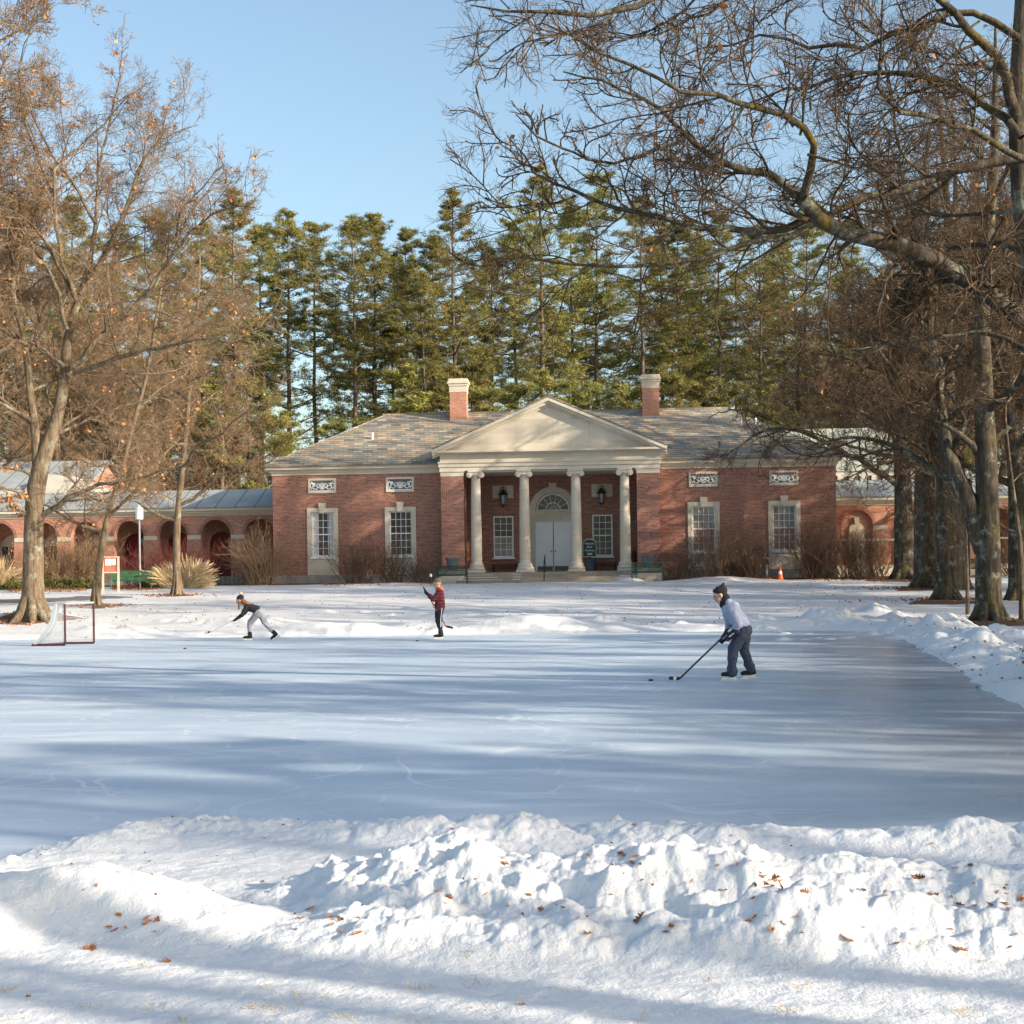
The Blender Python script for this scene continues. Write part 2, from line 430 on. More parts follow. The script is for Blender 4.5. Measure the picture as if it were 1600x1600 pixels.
RINK = [tuple(hit0(*p)[:2]) for p in ((-700,1340),(-300,1345),(0,1352),(100,1322),(170,1300),(300,1292),(560,1287),(800,1288),(1100,1292),(1400,1295),(1600,1286),(1830,1270))]
RINK += [tuple(hit0(*p)[:2]) for p in ((1720,1200),(1600,1112),(1540,1078),(1490,1045),(1440,1015),(1405,995))]
RINK += [(10.0, 42.8), (8.5, 44.0), (0, 44.3), (-10, 44.6), (-30, 45.0), (-45, 44)]
def seg_dist(x, y, a, b):
    ax, ay = a; bx, by = b; dx, dy = bx-ax, by-ay
    t = np.clip(((x-ax)*dx + (y-ay)*dy) / (dx*dx+dy*dy+1e-9), 0, 1)
    return np.hypot(x-(ax+t*dx), y-(ay+t*dy)), t
def rink_sd(x, y):
    d = np.full(x.shape, 1e9); ins = np.zeros(x.shape, bool); n = len(RINK)
    for i in range(n):
        a, b = RINK[i], RINK[(i+1) % n]
        d = np.minimum(d, seg_dist(x, y, a, b)[0])
        c = ((a[1] > y) != (b[1] > y)) & (x < (b[0]-a[0])*(y-a[1])/(b[1]-a[1]+1e-12)+a[0]); ins ^= c
    return np.where(ins, -d, d)
def lawn(x, y):
    return 1.25*np.clip((y-46)/32, 0, 1) + .05*np.clip((y-78)/10, 0, 1)
def ridge(x, y, pts, seed):
    "pts: (X, Y, height, width)"
    out = np.zeros(x.shape)
    for a, b in zip(pts[:-1], pts[1:]):
        d, t = seg_dist(x, y, a[:2], b[:2]); h = a[2]+(b[2]-a[2])*t; w = a[3]+(b[3]-a[3])*t
        out = np.maximum(out, h*np.exp(-(d/w)**2))
    return out
def rp(px, py, z, w): # ridge crest seen at this pixel with this height
    p = hit0(px, py, z); return (p.x, p.y, z, w)
def lump_field(x, y, h, lumps):
    "rows of x,y constant in y: grid arrays [ny,nx] with xs fan"
    for (cx, cy_, r, k, up) in lumps:
        yy = y[:, 0]
        i0, i1 = np.searchsorted(yy, [cy_-r, cy_+r])
        if i1 <= i0: continue
        row = x[(i0+i1)//2]
        j0, j1 = np.searchsorted(row, [cx-r*1.3, cx+r*1.3])
        j0 = max(j0-2, 0); j1 = min(j1+2, x.shape[1])
        if j1 <= j0: continue
        sx = x[i0:i1, j0:j1]; sy = y[i0:i1, j0:j1]; sh = h[i0:i1, j0:j1]
        d2 = (sx-cx)**2 + (sy-cy_)**2
        wx = sx-cx; wy = sy-cy_; an = np.arctan2(wy, wx); s_ = cx*37+cy_*91
        q = d2/(r*r)*(1+.28*np.sin(3*an+s_)+.18*np.sin(5*an+s_*2)+.10*np.sin(9*an+s_*3))
        h[i0:i1, j0:j1] = sh + r*k*.30*np.clip(1-q, 0, 1)**1.15
    return h
def snow_height(x, y, lumps=True):
    sd = rink_sd(x, y) + .30*(fbm(x*1.3, y*1.3, 5, 3)-.5)*np.clip(y/20, .5, 1)
    edge = 1/(1+np.exp(-np.clip(sd, -3, 3)/.07))
    h = lawn(x, y)
    near = np.clip((14-y)/2, 0, 1)
    # rough trampled foreground
    h = h + near*(.05 + .05*(fbm(x*.9, y*2.0, 11, 4)-.5) + .018*(fbm(x*7, y*9, 13, 3)-.5))
    f = np.zeros(x.shape)
    r1 = ridge(x, y, [rp(-500,1350,.10,.5), rp(-60,1330,.09,.40), rp(110,1312,.12,.30), rp(270,1282,.14,.28), rp(420,1284,.14,.32), rp(570,1277,.18,.34), rp(700,1270,.24,.38), rp(800,1279,.20,.36), rp(900,1287,.16,.33), rp(1010,1281,.20,.34), rp(1130,1287,.20,.32), rp(1290,1300,.12,.3), rp(1390,1291,.16,.3), rp(1500,1284,.20,.32), rp(1610,1272,.26,.36), rp(1900,1265,.3,.4)], 1)
    r2 = ridge(x, y, [rp(440,1395,.10,.25), rp(510,1358,.20,.30), rp(600,1345,.27,.40), rp(700,1318,.37,.55), rp(820,1328,.36,.55), rp(930,1322,.38,.50), rp(1020,1306,.42,.42), rp(1072,1286,.46,.36), rp(1130,1305,.42,.36), rp(1190,1326,.36,.45), rp(1330,1336,.33,.50), rp(1450,1332,.33,.50), rp(1620,1338,.33,.5), rp(2100,1330,.36,.5)], 2)
    r3 = ridge(x, y, [rp(480,1452,.10,.30), rp(620,1440,.14,.35), rp(760,1440,.15,.35), rp(880,1425,.20,.30), rp(960,1445,.14,.30), rp(1080,1455,.13,.28), rp(1200,1425,.22,.24), rp(1280,1410,.25,.26), rp(1360,1425,.22,.26), rp(1480,1440,.18,.25), rp(1620,1440,.18,.3), rp(2000,1440,.2,.3)], 3)
    r4 = ridge(x, y, [rp(-500,1375,.26,.5), rp(-60,1392,.24,.42), rp(60,1372,.27,.36), rp(150,1366,.28,.34), rp(210,1378,.25,.33), rp(280,1398,.20,.32), rp(370,1430,.12,.32), rp(470,1458,.05,.3)], 4)
    f = np.maximum(np.maximum(r1, r2), np.maximum(r3, r4))
    r1 = r1*.66; r2 = r2*.72; f = (r1**4 + r2**4 + r3**4 + r4**4 + 1e-9)**.25
    rough = np.clip(f/.12, 0, 1); wpx = .9*(fbm(x*2, y*2, 81, 3)-.5); wpy = .9*(fbm(x*2, y*2, 83, 3)-.5)
    smooth4 = np.clip(r4/.08, 0, 1)*np.clip(1.4-(x+3)*.0, 0, 1)
    f = f + rough*(1-.75*smooth4)*(-.00 + -.015 + .13*(puff(x*1.25+wpx, y*1.7+wpy, 21, 2)-.34) + .042*(puff(x*3.0+wpx, y*3.8+wpy, 25, 2)-.32) + .016*(puff(x*9+wpx*2, y*10+wpy*2, 26, 2)-.32) + .022*(fbm(x*20, y*22, 27, 2)-.5)) + rough*.03*(fbm(x*3, y*3, 29, 3)-.5)
    h = h + np.clip(f, -.02, None)*near
    # far and side banks along the rink
    mid = np.clip((y-12)/6, 0, 1)*np.clip((60-y)/8, 0, 1)
    along = fbm(x*.35, y*.35, 41, 3); right = np.clip((x-4.5)/2.5, 0, 1)
    bh = (.16 + .50*np.clip(along-.38, 0, 1)*1.6)*(1-right) + right*(.10+.45*np.clip(fbm(x*.7, y*.5, 47, 3)-.35, 0, 1))
    bank = bh*(np.exp(-((sd-1.0)/.75)**2) + .35*np.exp(-((sd-2.6)/1.1)**2)*right)
    bank = bank + (.05+.10*right)*np.clip(1-np.abs(sd-1.6)/2.6, 0, 1)*(puff(x*1.3, y*1.3, 51, 4)-.2)
    h = h + mid*bank
    def mound(cx, cy_, rx, ry, hh):
        return hh*np.exp(-((x-cx)/rx)**2-((y-cy_)/ry)**2)
    for px, py, rx, ry, hh in ((60,975,2.6,.9,.42), (-90,975,3,.9,.4), (150,984,1.2,.7,.28), (215,985,1.4,.7,.24), (380,975,2.4,.8,.28), (560,985,2.0,.5,.12), (700,983,1.5,.6,.14), (810,978,.9,.6,.2), (935,972,1.8,.6,.24), (1045,975,1.6,.7,.2),
                               (1180,970,1.4,.7,.24), (1300,968,1.3,.9,.52), (1372,960,.7,.7,.40), (1425,972,.8,.6,.28), (1500,982,.9,.9,.36), (1455,984,.35,.4,.34), (1560,992,.6,.7,.30), (1595,998,.7,.6,.26), (1540,1005,.4,.4,.25)):
        p = hit0(px, py+8, 0); h = h + mound(p.x, p.y, rx*.62, ry, hh*.85)*(.75+1.0*puff(x*1.5, y*1.5, 61, 3))
    h = h + np.clip((y-44)/6, 0, 1)*np.clip((90-y)/10, 0, 1)*.05*(fbm(x*.8, y*.8, 71, 4)-.5)
    # snow heaped against the steps and shrub beds
    for px, Y, rx, ry, hh in ((625,76.9,1.6,.7,.10), (1110,76.2,1.9,.7,.20), (1165,76.4,1.5,.6,.10), (985,76.9,.7,.4,.28), (540,77.0,1.5,.6,.06)):
        X = (px-800)/F*Y; h = h + mound(X, Y, rx, ry, hh)
    h = np.where(sd > -1.0, h*edge - .07*(1-edge), -.07)
    if lumps:
        rs = np.random.RandomState(5); L = []
        def along_ridge(pts, n, spread, r0, r1, kk=(.8, 1.2)):
            seg = rs.randint(0, len(pts)-1, n); t = rs.rand(n)
            for s, u in zip(seg, t):
                a, b = pts[s], pts[s+1]
                r = r0 + (r1-r0)*rs.rand()**3
                L.append((a[0]+(b[0]-a[0])*u + rs.randn()*spread*.5, a[1]+(b[1]-a[1])*u + rs.randn()*spread, r, rs.uniform(*kk), rs.uniform(-.01, .015)))
        A = [rp(500,1420,.1,0), rp(620,1405,.15,0), rp(760,1400,.15,0), rp(900,1400,.2,0), rp(1100,1420,.15,0), rp(1280,1400,.2,0), rp(1480,1400,.2,0), rp(1640,1410,.2,0)]
        B = [rp(470,1380,.15,0), rp(560,1350,.2,0), rp(660,1345,.3,0)]
        C = [rp(0,1345,.05,0), rp(150,1310,.1,0), rp(400,1290,.1,0), rp(700,1275,.2,0), rp(1000,1285,.15,0), rp(1300,1296,.1,0), rp(1600,1280,.2,0)]
        D = [rp(560,1445,.05,0), rp(900,1452,.05,0), rp(1250,1462,.05,0), rp(1600,1465,.05,0)]
        along_ridge(A, 240, .28, .02, .14); along_ridge(B, 150, .20, .02, .10); along_ridge(C, 260, .10, .012, .06); along_ridge(D, 170, .12, .012, .08)
        for px, py, r in ((1300,1440,.22), (1215,1430,.2), (1150,1425,.14), (1400,1425,.18), (880,1440,.15), (1020,1440,.14), (700,1360,.34), (760,1350,.26), (940,1375,.24), (1060,1390,.42), (1130,1400,.30), (1180,1370,.2), (620,1370,.2), (1440,1425,.2), (1560,1440,.2)):
            p = hit0(px, py, .2); L.append((p.x, p.y, r, .75, .0))
        for i in range(150):
            px = rs.uniform(1180, 1640); d = rs.uniform(0, 1)
            p = hit0(px, np.interp(px, [1180,1400,1500,1600,1640], [975,975,1000,1030,1050]) + rs.uniform(-14, 26), 0)
            L.append((p.x + rs.rand()*.3, p.y, rs.uniform(.10, .42)*rs.rand()**.5+.05, rs.uniform(.7, 1.5), 0))
        for i in range(90):
            p = hit0(rs.uniform(-20, 1180), rs.uniform(970, 986), 0); L.append((p.x, p.y+.6, .10+.30*rs.rand()**2, .9, 0))
        h = lump_field(x, y, h, L)
    return h
ys = np.concatenate([np.arange(-8, 4.8, .25), np.arange(4.8, 11.2, .0165), np.arange(11.2, 40, .22), np.arange(40, 50, .055), np.arange(50, 80, .25), np.arange(80, 130, 2.5), np.geomspace(130, 900, 14)])
us = np.concatenate([np.linspace(-3, -.62, 24)[:-1], np.linspace(-.62, -.37, 60)[:-1], np.linspace(-.37, .37, 900), np.linspace(.37, .62, 60)[1:], np.linspace(.62, 3, 24)[1:]])
Yg = np.repeat(ys[:, None], len(us), 1); Xg = us[None, :]*np.maximum(Yg, 4.8)
Zg = snow_height(Xg, Yg)
ny, nx = Yg.shape
ii = (np.arange(ny-1)[:, None]*nx + np.arange(nx-1)[None, :]).ravel()
me = fastmesh('snowy_ground', np.stack([Xg, Yg, Zg], -1), np.stack([ii, ii+1, ii+nx+1, ii+nx], 1), smooth=True)
ground = tag(mobj('snowy_ground', me, M['snow']), kind='structure')
def gz(x, y):
    "height of the built ground sheet"
    i = min(max(np.searchsorted(ys, y)-1, 0), ny-2); u = x/max(y, 4.8)
    j = min(max(np.searchsorted(us, u)-1, 0), nx-2)
    ty = (y-ys[i])/(ys[i+1]-ys[i]); tx = (u-us[j])/(us[j+1]-us[j])
    return float((Zg[i, j]*(1-tx)+Zg[i, j+1]*tx)*(1-ty) + (Zg[i+1, j]*(1-tx)+Zg[i+1, j+1]*tx)*ty)
def hitg(px, py):
    "where the ray through this pixel meets the lawn"
    lo = 4.0; p = None
    for Y in np.arange(4.9, 140, .05):
        p = at(px, py, Y)
        if p.z <= gz(p.x, Y): break
    return Vector((p.x, p.y, gz(p.x, p.y)))
poly = RINK
bm_x = [p[0] for p in poly]; bm_y = [p[1] for p in poly]
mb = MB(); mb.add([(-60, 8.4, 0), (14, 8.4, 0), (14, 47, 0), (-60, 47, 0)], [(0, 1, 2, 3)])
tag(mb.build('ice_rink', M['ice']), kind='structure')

# ------------------------------------------------------------------ the pavilion
TH = R(-4); ORG = (2.07, 80.0, 0.0)
def bw(u, v, z=0):   # building frame -> world
    c, s = math.cos(TH), math.sin(TH); return Vector((ORG[0]+u*c-v*s, ORG[1]+u*s+v*c, z))
def arc(cx, cz, r, n=16, a0=0, a1=180):
    return [(cx + r*math.cos(R(a0+(a1-a0)*i/n)), cz + r*math.sin(R(a0+(a1-a0)*i/n))) for i in range(n+1)]
def wall(mb, u0, u1, z0, z1, v0, v1, holes=(), arches=(), back=False):
    "wall face at v0 with rectangular holes (a,b,c,d) and arched holes (centre, halfwidth, sill, spring); reveals run to v1"
    H = [(a, b, c, d) for a, b, c, d in holes] + [(c-h, c+h, s, sp+h) for c, h, s, sp in arches]
    xs = sorted({u0, u1, *[h[0] for h in H], *[h[1] for h in H]}); zs = sorted({z0, z1, *[h[2] for h in H], *[h[3] for h in H]})
    for V, flip in ((v0, False),) + (((v1, True),) if back else ()):
        for a, b in zip(xs[:-1], xs[1:]):
            for c, d in zip(zs[:-1], zs[1:]):
                mx, mz = (a+b)/2, (c+d)/2
                if any(h[0] < mx < h[1] and h[2] < mz < h[3] for h in H): continue
                q = [(a, V, c), (b, V, c), (b, V, d), (a, V, d)]
                mb.quad(*(q if not flip else q[::-1]))
        for c, h, s, sp in arches:
            A = arc(c, sp, h, 16)
            for (xa, za), (xb, zb) in zip(A[:-1], A[1:]):
                mb.quad((xa, V, za), (xb, V, zb), (xb, V, sp+h), (xa, V, sp+h))
    for a, b, c, d in holes:
        for p, q in (((a, c), (a, d)), ((a, d), (b, d)), ((b, d), (b, c)), ((b, c), (a, c))):
            mb.quad((p[0], v0, p[1]), (q[0], v0, q[1]), (q[0], v1, q[1]), (p[0], v1, p[1]))
    for c, h, s, sp in arches:
        P = [(c+h, s)] + arc(c, sp, h, 16) + [(c-h, s)]
        for p, q in zip(P[:-1], P[1:]): mb.quad((p[0], v0, p[1]), (q[0], v0, q[1]), (q[0], v1, q[1]), (p[0], v1, p[1]))
        if s > z0 + .02: mb.quad((c-h, v0, s), (c+h, v0, s), (c+h, v1, s), (c-h, v1, s))
    if not back:
        mb.quad((u0, v0, z1), (u1, v0, z1), (u1, v1, z1), (u0, v1, z1))
    return mb
pav = thing('brick_pavilion', 'long red brick pavilion with a slate hipped roof and a four columned stone portico', 'building', ORG, TH)
HW, DEP, ZG, ZW = 14.68, 14.0, 1.15, 7.08
WINU = (-12.03, -7.9, 7.9, 12.03)
mb = MB()
holes = [(c-.60, c+.60, 2.70, 5.05) for c in WINU]
wall(mb, -HW, -5.55, 1.72, ZW, 0, .22, [h for h in holes if h[0] < 0])
wall(mb, 5.55, HW, 1.72, ZW, 0, .22, [h for h in holes if h[0] > 0])
mb.quad((-HW, 0, 1.72), (-HW, DEP, 1.72), (-HW, DEP, ZW), (-HW, 0, ZW)); mb.quad((HW, 0, 1.72), (HW, DEP, 1.72), (HW, DEP, ZW), (HW, 0, ZW))
mb.quad((-HW, DEP, 1.72), (HW, DEP, 1.72), (HW, DEP, ZW), (-HW, DEP, ZW))
# brick piers and side walls of the portico
for s in (-1, 1):
    mb.box(min(s*4.46, s*5.62), max(s*4.46, s*5.62), -1.05, .6, 1.95, 6.75)
    mb.box(min(s*4.62, s*5.56), max(s*4.62, s*5.56), .6, 2.75, 1.2, 7.0)
wall(mb, -4.62, 4.62, 1.6, 7.1, 2.5, 2.75, [(-3.22, -2.14, 2.56, 4.78), (2.10, 3.18, 2.56, 4.78)], [(0, 1.27, 1.77, 5.05)])
walls = mb.build('brick_wall', M['brick'], pav)
for s in (-1, 1):
    mb = MB(); mb.box(min(s*5.6, s*(HW+.06)), max(s*5.6, s*(HW+.06)), -.06, .3, .6, 1.72); mb.box(min(s*(HW-.2), s*(HW+.06)), max(s*(HW-.2), s*(HW+.06)), .3, DEP, .6, 1.72)
    mb.build('foundation', M['concrete'], pav)
# cornice: stepped profile all round
for a, b in ((-HW, -5.75), (5.75, HW)):
    mb = MB()
    for o, z0, z1 in ((.05, 7.02, 7.14), (.12, 7.14, 7.30), (.30, 7.30, 7.44)):
        l = a - o if a < -10 else a; r = b + o if b > 10 else b
        mb.box(l, r, -o, .2, z0, z1)
    s = -1 if a < 0 else 1
    for o, z0, z1 in ((.05, 7.02, 7.14), (.12, 7.14, 7.30), (.30, 7.30, 7.44)):
        mb.box(min(s*(HW-.2), s*(HW+o)), max(s*(HW-.2), s*(HW+o)), .2, DEP+o, z0, z1)
    mb.build('cornice', M['limestone'], pav)
def roofpanel(mb, pts, t=.07):
    p = [Vector(q) for q in pts]; n = (p[1]-p[0]).cross(p[2]-p[0]).normalized()
    if n.z < 0: n = -n
    k = len(p); mb.add([q for q in p] + [q + n*t for q in p], [tuple(range(k-1, -1, -1)), tuple(range(k, 2*k))] + [(i, (i+1) % k, (i+1) % k + k, i+k) for i in range(k)])
mb = MB(); E = HW+.38; RU, RV, RZ, EZ = 9.65, 7.0, 10.78, 7.44
roofpanel(mb, [(-E, -.38, EZ), (E, -.38, EZ), (RU, RV, RZ), (-RU, RV, RZ)])
roofpanel(mb, [(-E, DEP+.38, EZ), (E, DEP+.38, EZ), (RU, RV, RZ), (-RU, RV, RZ)])
for s in (-1, 1): roofpanel(mb, [(s*E, -.38, EZ), (s*E, DEP+.38, EZ), (s*RU, RV, RZ)])
slate = mb.build('roof', M['slate'], pav)
mb = MB(); mb.box(-RU-.05, RU+.05, RV-.12, RV+.12, RZ+.03, RZ+.12)
for s in (-1, 1):
    for e in (-.38, DEP+.38): mb.tube([(s*RU, RV, RZ+.06), (s*E, e, EZ+.06)], .05, 6)
mb.build('ridge_cap', M['slate'], slate)
# portico gable roof
mb = MB(); PW, PE, PA = 6.02, 8.12, 10.72
for s in (-1, 1): roofpanel(mb, [(s*PW, -1.55, PE), (0, -1.55, PA), (0, 7.0, PA), (s*PW, 1.2, PE)] if False else [(s*PW, -1.55, PE), (0, -1.55, PA), (0, 6.7, PA), (s*PW, 6.7, PE)], .06)
mb.build('portico_roof', M['slate'], pav)
for s in (-1, 1):
    mb = MB(); u = s*5.38
    mb.box(u-.47, u+.47, 5.75, 6.6, 9.6, 11.9)
    ch = mb.build('chimney', M['brick_pale'], slate)
    mb = MB(); mb.box(u-.49, u+.49, 5.73, 6.62, 11.9, 12.25); mb.box(u-.53, u+.53, 5.69, 6.66, 12.25, 12.38); mb.box(u-.58, u+.58, 5.64, 6.71, 12.38, 12.50); mb.box(u-.52, u+.52, 5.70, 6.65, 12.50, 12.66)
    mb.build('chimney_cap', M['limestone'], slate)
    mb = MB(); mb.box(u-.50, u+.50, 5.72, 6.63, 9.7, 10.32); mb.build('flashing', M['galvanised'], slate)
for u, v in ((-9.85, 3.2), (10.2, 4.3), (11.0, 4.3)):
    z = EZ + (v+.38)/(RV+.38)*(RZ-EZ)
    mb = MB(); mb.tube([(u, v, z-.05), (u, v, z+.42)], .075, 8); mb.build('vent_pipe', M['white_paint'], slate)
# stone portico
mb = MB(); ST = M['limestone']
mb.box(-5.68, 5.68, -1.12, 2.5, 7.03, 7.22); mb.box(-5.72, 5.72, -1.17, 2.5, 7.22, 7.42); mb.box(-5.76, 5.76, -1.22, 2.5, 7.42, 7.50)
mb.box(-5.66, 5.66, -1.10, 2.5, 7.50, 7.86); mb.box(-5.74, 5.74, -1.20, 2.5, 7.86, 7.95)
mb.build('entablature', ST, pav)
mb = MB(); mb.box(-5.95, 5.95, -1.46, .3, 7.95, 8.06); mb.box(-5.82, 5.82, -1.30, .3, 7.90, 7.949)
mb.build('horizontal_cornice', ST, pav)
mb = MB(); mb.prism([(-5.6, 8.06), (5.6, 8.06), (0, 10.52)], -1.12, -.6)
mb.build('tympanum', ST, pav)
sl_ = (PA-PE)/PW
for s in (-1, 1):
    mb = MB()
    for o, lo, hi in ((-1.52, -.18, 0), (-1.40, -.32, -.18), (-1.22, -.42, -.32)):
        mb.prism([(s*PW, PE+hi-.02), (0, PA+hi-.02), (0, PA+lo-.02), (s*PW + (-s)*0, PE+lo-.02)] if s > 0 else [(0, PA+hi-.02), (s*PW, PE+hi-.02), (s*PW, PE+lo-.02), (0, PA+lo-.02)], o, -.9+o*.01)
    mb.build('raking_cornice', ST, pav)
for s in (-1, 1):  # stone capital and base of the piers
    mb = MB(); a, b = sorted((s*4.44, s*5.64))
    mb.box(a, b, -1.08, .6, 6.75, 6.98); mb.box(a-.05, b+.05, -1.13, .6, 6.98, 7.029)
    mb.build('pier_capital', ST, pav)
    mb = MB(); mb.box(a-.04, b+.04, -1.10, .5, 1.50, 1.95); mb.build('pier_base', ST, pav)
for u in (-3.84, -1.33, 1.33, 3.84):
    cv = -.80
    mb = MB(); z0 = 1.77
    pr = [(.40, z0+.12), (.44, z0+.17), (.44, z0+.22), (.38, z0+.27), (.35, z0+.30), (.38, z0+.34), (.37, z0+.40), (.31, z0+.46), (.285, z0+.55)]
    Hs = 6.72; 
    for k in range(1, 12):
        t = k/11; pr.append((.285 - .055*t**1.7, z0+.55 + (Hs-z0-.55)*t))
    pr += [(.25, Hs+.01), (.27, Hs+.05)]
    mb.lathe(pr, (u, cv, 0), 24)
    col = mb.build('column', ST, pav, smooth=True)
    mb = MB(); mb.box(u-.44, u+.44, cv-.44, cv+.44, z0-.02, z0+.125); mb.build('plinth', ST, col)
    mb = MB(); mb.lathe([(.26, Hs), (.33, Hs+.10), (.30, Hs+.16)], (u, cv, 0), 20)
    for s in (-1, 1):
        n = 14; cx, cz, r = u+s*.30, Hs+.09, .15
        ring = [(cx + r*math.cos(2*math.pi*k/n), cz + r*math.sin(2*math.pi*k/n)) for k in range(n)]
        mb.prism(ring, cv-.31, cv+.31)
        ring = [(cx + .06*math.cos(2*math.pi*k/n), cz + .06*math.sin(2*math.pi*k/n)) for k in range(n)]
        mb.prism(ring, cv-.34, cv-.309)
    mb.box(u-.32, u+.32, cv-.29, cv+.29, Hs+.10, Hs+.22); mb.box(u-.38, u+.38, cv-.34, cv+.34, Hs+.22, Hs+.315)
    mb.build('capital', ST, col)
mb = MB(); mb.box(-4.46, 4.46, -1.30, 2.6, 1.3, 1.77)
for k in range(1, 5): mb.box(-4.75-.0, 4.75, -1.30-.38*k, -1.30-.38*(k-1)-.001, .9, 1.77-.13*k)
mb.build('steps', M['step_stone'], pav)
mb = MB()
for k in range(1, 4):
    for a, b in ((-4.70, -3.2+.25*k), (-1.9, -1.5), (3.9-.2*k, 4.70)):
        mb.box(a, b, -1.30-.38*k+.03, -1.30-.38*(k-1)-.02, 1.77-.13*k-.01, 1.77-.13*k+.022)
tag(mb.build('snow_on_steps', M['snow']), None, None, kind='structure').matrix_world = Matrix.Translation(ORG) @ Matrix.Rotation(TH, 4, 'Z')
mb = MB(); mb.box(-4.6, 4.6, -.9, 2.5, 6.95, 7.02); mb.build('porch_ceiling', M['cream_paint'], pav)

def window(par, u, z0, z1, v, w, cols, rows, pane='glass', frame='white_paint', upper=None, rail=True, curt=False, lower_pane=None):
    "sash window, frame set in a wall opening at depth v"
    mb = MB(); a, b = u-w/2, u+w/2; t = .07
    mb.box(a, a+t, v-.02, v+.10, z0, z1); mb.box(b-t, b, v-.02, v+.10, z0, z1)
    mb.box(a+t, b-t, v-.02, v+.10, z1-t, z1); mb.box(a+t, b-t, v-.02, v+.10, z0, z0+.08)
    o = mb.build('window', M[frame], par)
    zi0, zi1, ui0, ui1 = z0+.08, z1-t, a+t, b-t; zm = (zi0+zi1)/2
    mb = MB()
    if rail: mb.box(ui0, ui1, v+.02, v+.075, zm-.03, zm+.03)
    for k in range(1, cols): x = ui0+(ui1-ui0)*k/cols; mb.box(x-.013, x+.013, v+.035, v+.07, zi0, zi1)
    for k in range(1, rows):
        z = zi0+(zi1-zi0)*k/rows
        if rail and abs(z-zm) < .05: continue
        mb.box(ui0, ui1, v+.030, v+.066, z-.013, z+.013)
    mb.build('sash_bars', M[frame], o)
    if lower_pane:
        for nm, c, d in ((pane, zm, zi1), (lower_pane, zi0, zm)):
            mb = MB(); mb.box(ui0, ui1, v+.075, v+.085, c, d); mb.build('pane', M[nm], o)
    else:
        mb = MB(); mb.box(ui0, ui1, v+.075, v+.085, zi0, zi1); mb.build('pane', M[pane], o)
    if curt:
        mb = MB()
        for c0, c1 in ((ui0, ui0+.28), (ui1-.22, ui1)):
            n = 10
            for k in range(n):
                xa, xb = c0+(c1-c0)*k/n, c0+(c1-c0)*(k+1)/n
                mb.box(xa, xb, v+.070 + .003*(k % 2), v+.0745, zi0, zi1)
        mb.build('curtain', M['curtain'], o)
    return o
PANES = (('glass_mid', 'glass_mid', True), ('glass', 'glass_mid', False), ('glass_pale', 'warm_room', False), ('glass_pale', 'warm_room', False))
for c, (pu, pl, cu) in zip(WINU, PANES):
    w = window(pav, c, 2.70, 5.05, .08, 1.2, 4, 6, pane=pu, lower_pane=pl, curt=cu)
    mb = MB()
    mb.box(c-.82, c-.6, -.06, .1, 1.74, 5.05); mb.box(c+.6, c+.82, -.06, .1, 1.74, 5.05)
    mb.box(c-.82, c+.82, -.06, .1, 5.05, 5.27); mb.prism([(c-.14, 5.02), (c+.14, 5.02), (c+.2, 5.52), (c-.2, 5.52)], -.13, .02)
    mb.box(c-.6, c+.6, -.03, .1, 1.74, 2.60); mb.box(c-.48, c+.48, -.045, .0, 1.86, 2.46)
    mb.build('window_surround', ST, pav)
    mb = MB(); mb.box(c-.66, c+.66, -.11, .09, 2.60, 2.70); mb.build('sill', M['white_paint'], w)
    # carved stone and iron grille panel
    mb = MB(); z0, z1 = 6.05, 6.83
    mb.box(c-.74, c+.74, -.05, .02, z0, z0+.11); mb.box(c-.74, c+.74, -.05, .02, z1-.11, z1); mb.box(c-.74, c-.62, -.05, .02, z0+.11, z1-.11); mb.box(c+.62, c+.74, -.05, .02, z0+.11, z1-.11)
    g = mb.build('grille_panel', ST, pav)
    mb = MB(); mb.box(c-.62, c+.62, -.012, .01, z0+.11, z1-.11); mb.build('backing', M['grille_dark'], g)
    mb = MB(); zc = (z0+z1)/2-.02
    def scroll(cx, cz, r, a0, turns, s, n=14):
        return [(cx + s*r*(1-.75*k/n)*math.cos(a0+turns*2*math.pi*k/n), -.025, cz + r*(1-.75*k/n)*math.sin(a0+turns*2*math.pi*k/n)) for k in range(n+1)]
    for s in (-1, 1):
        for cx, cz, r, a0, tn in ((.50, .05, .17, -1.5, 1.1), (.34, -.04, .19, 1.5, -1.1), (.17, .03, .14, -1.2, .9), (.10, -.10, .11, 0, .8)):
            mb.tube(scroll(c+s*cx, zc+cz, r, a0, tn, s), .027, 5)
        mb.tube([(c+s*.58, -.025, zc-.2), (c+s*.45, -.025, zc), (c+s*.57, -.025, zc+.24)], .018, 5)
    for k in range(7):
        a = R(20+140*k/6); mb.tube([(c, -.025, zc-.18), (c+.21*math.cos(a), -.025, zc-.16+.34*math.sin(a))], [.012, .028], 5)
    mb.box(c-.6, c+.6, -.04, -.012, z0+.11, z0+.145)
    mb.build('scrollwork', M['white_paint'], g)
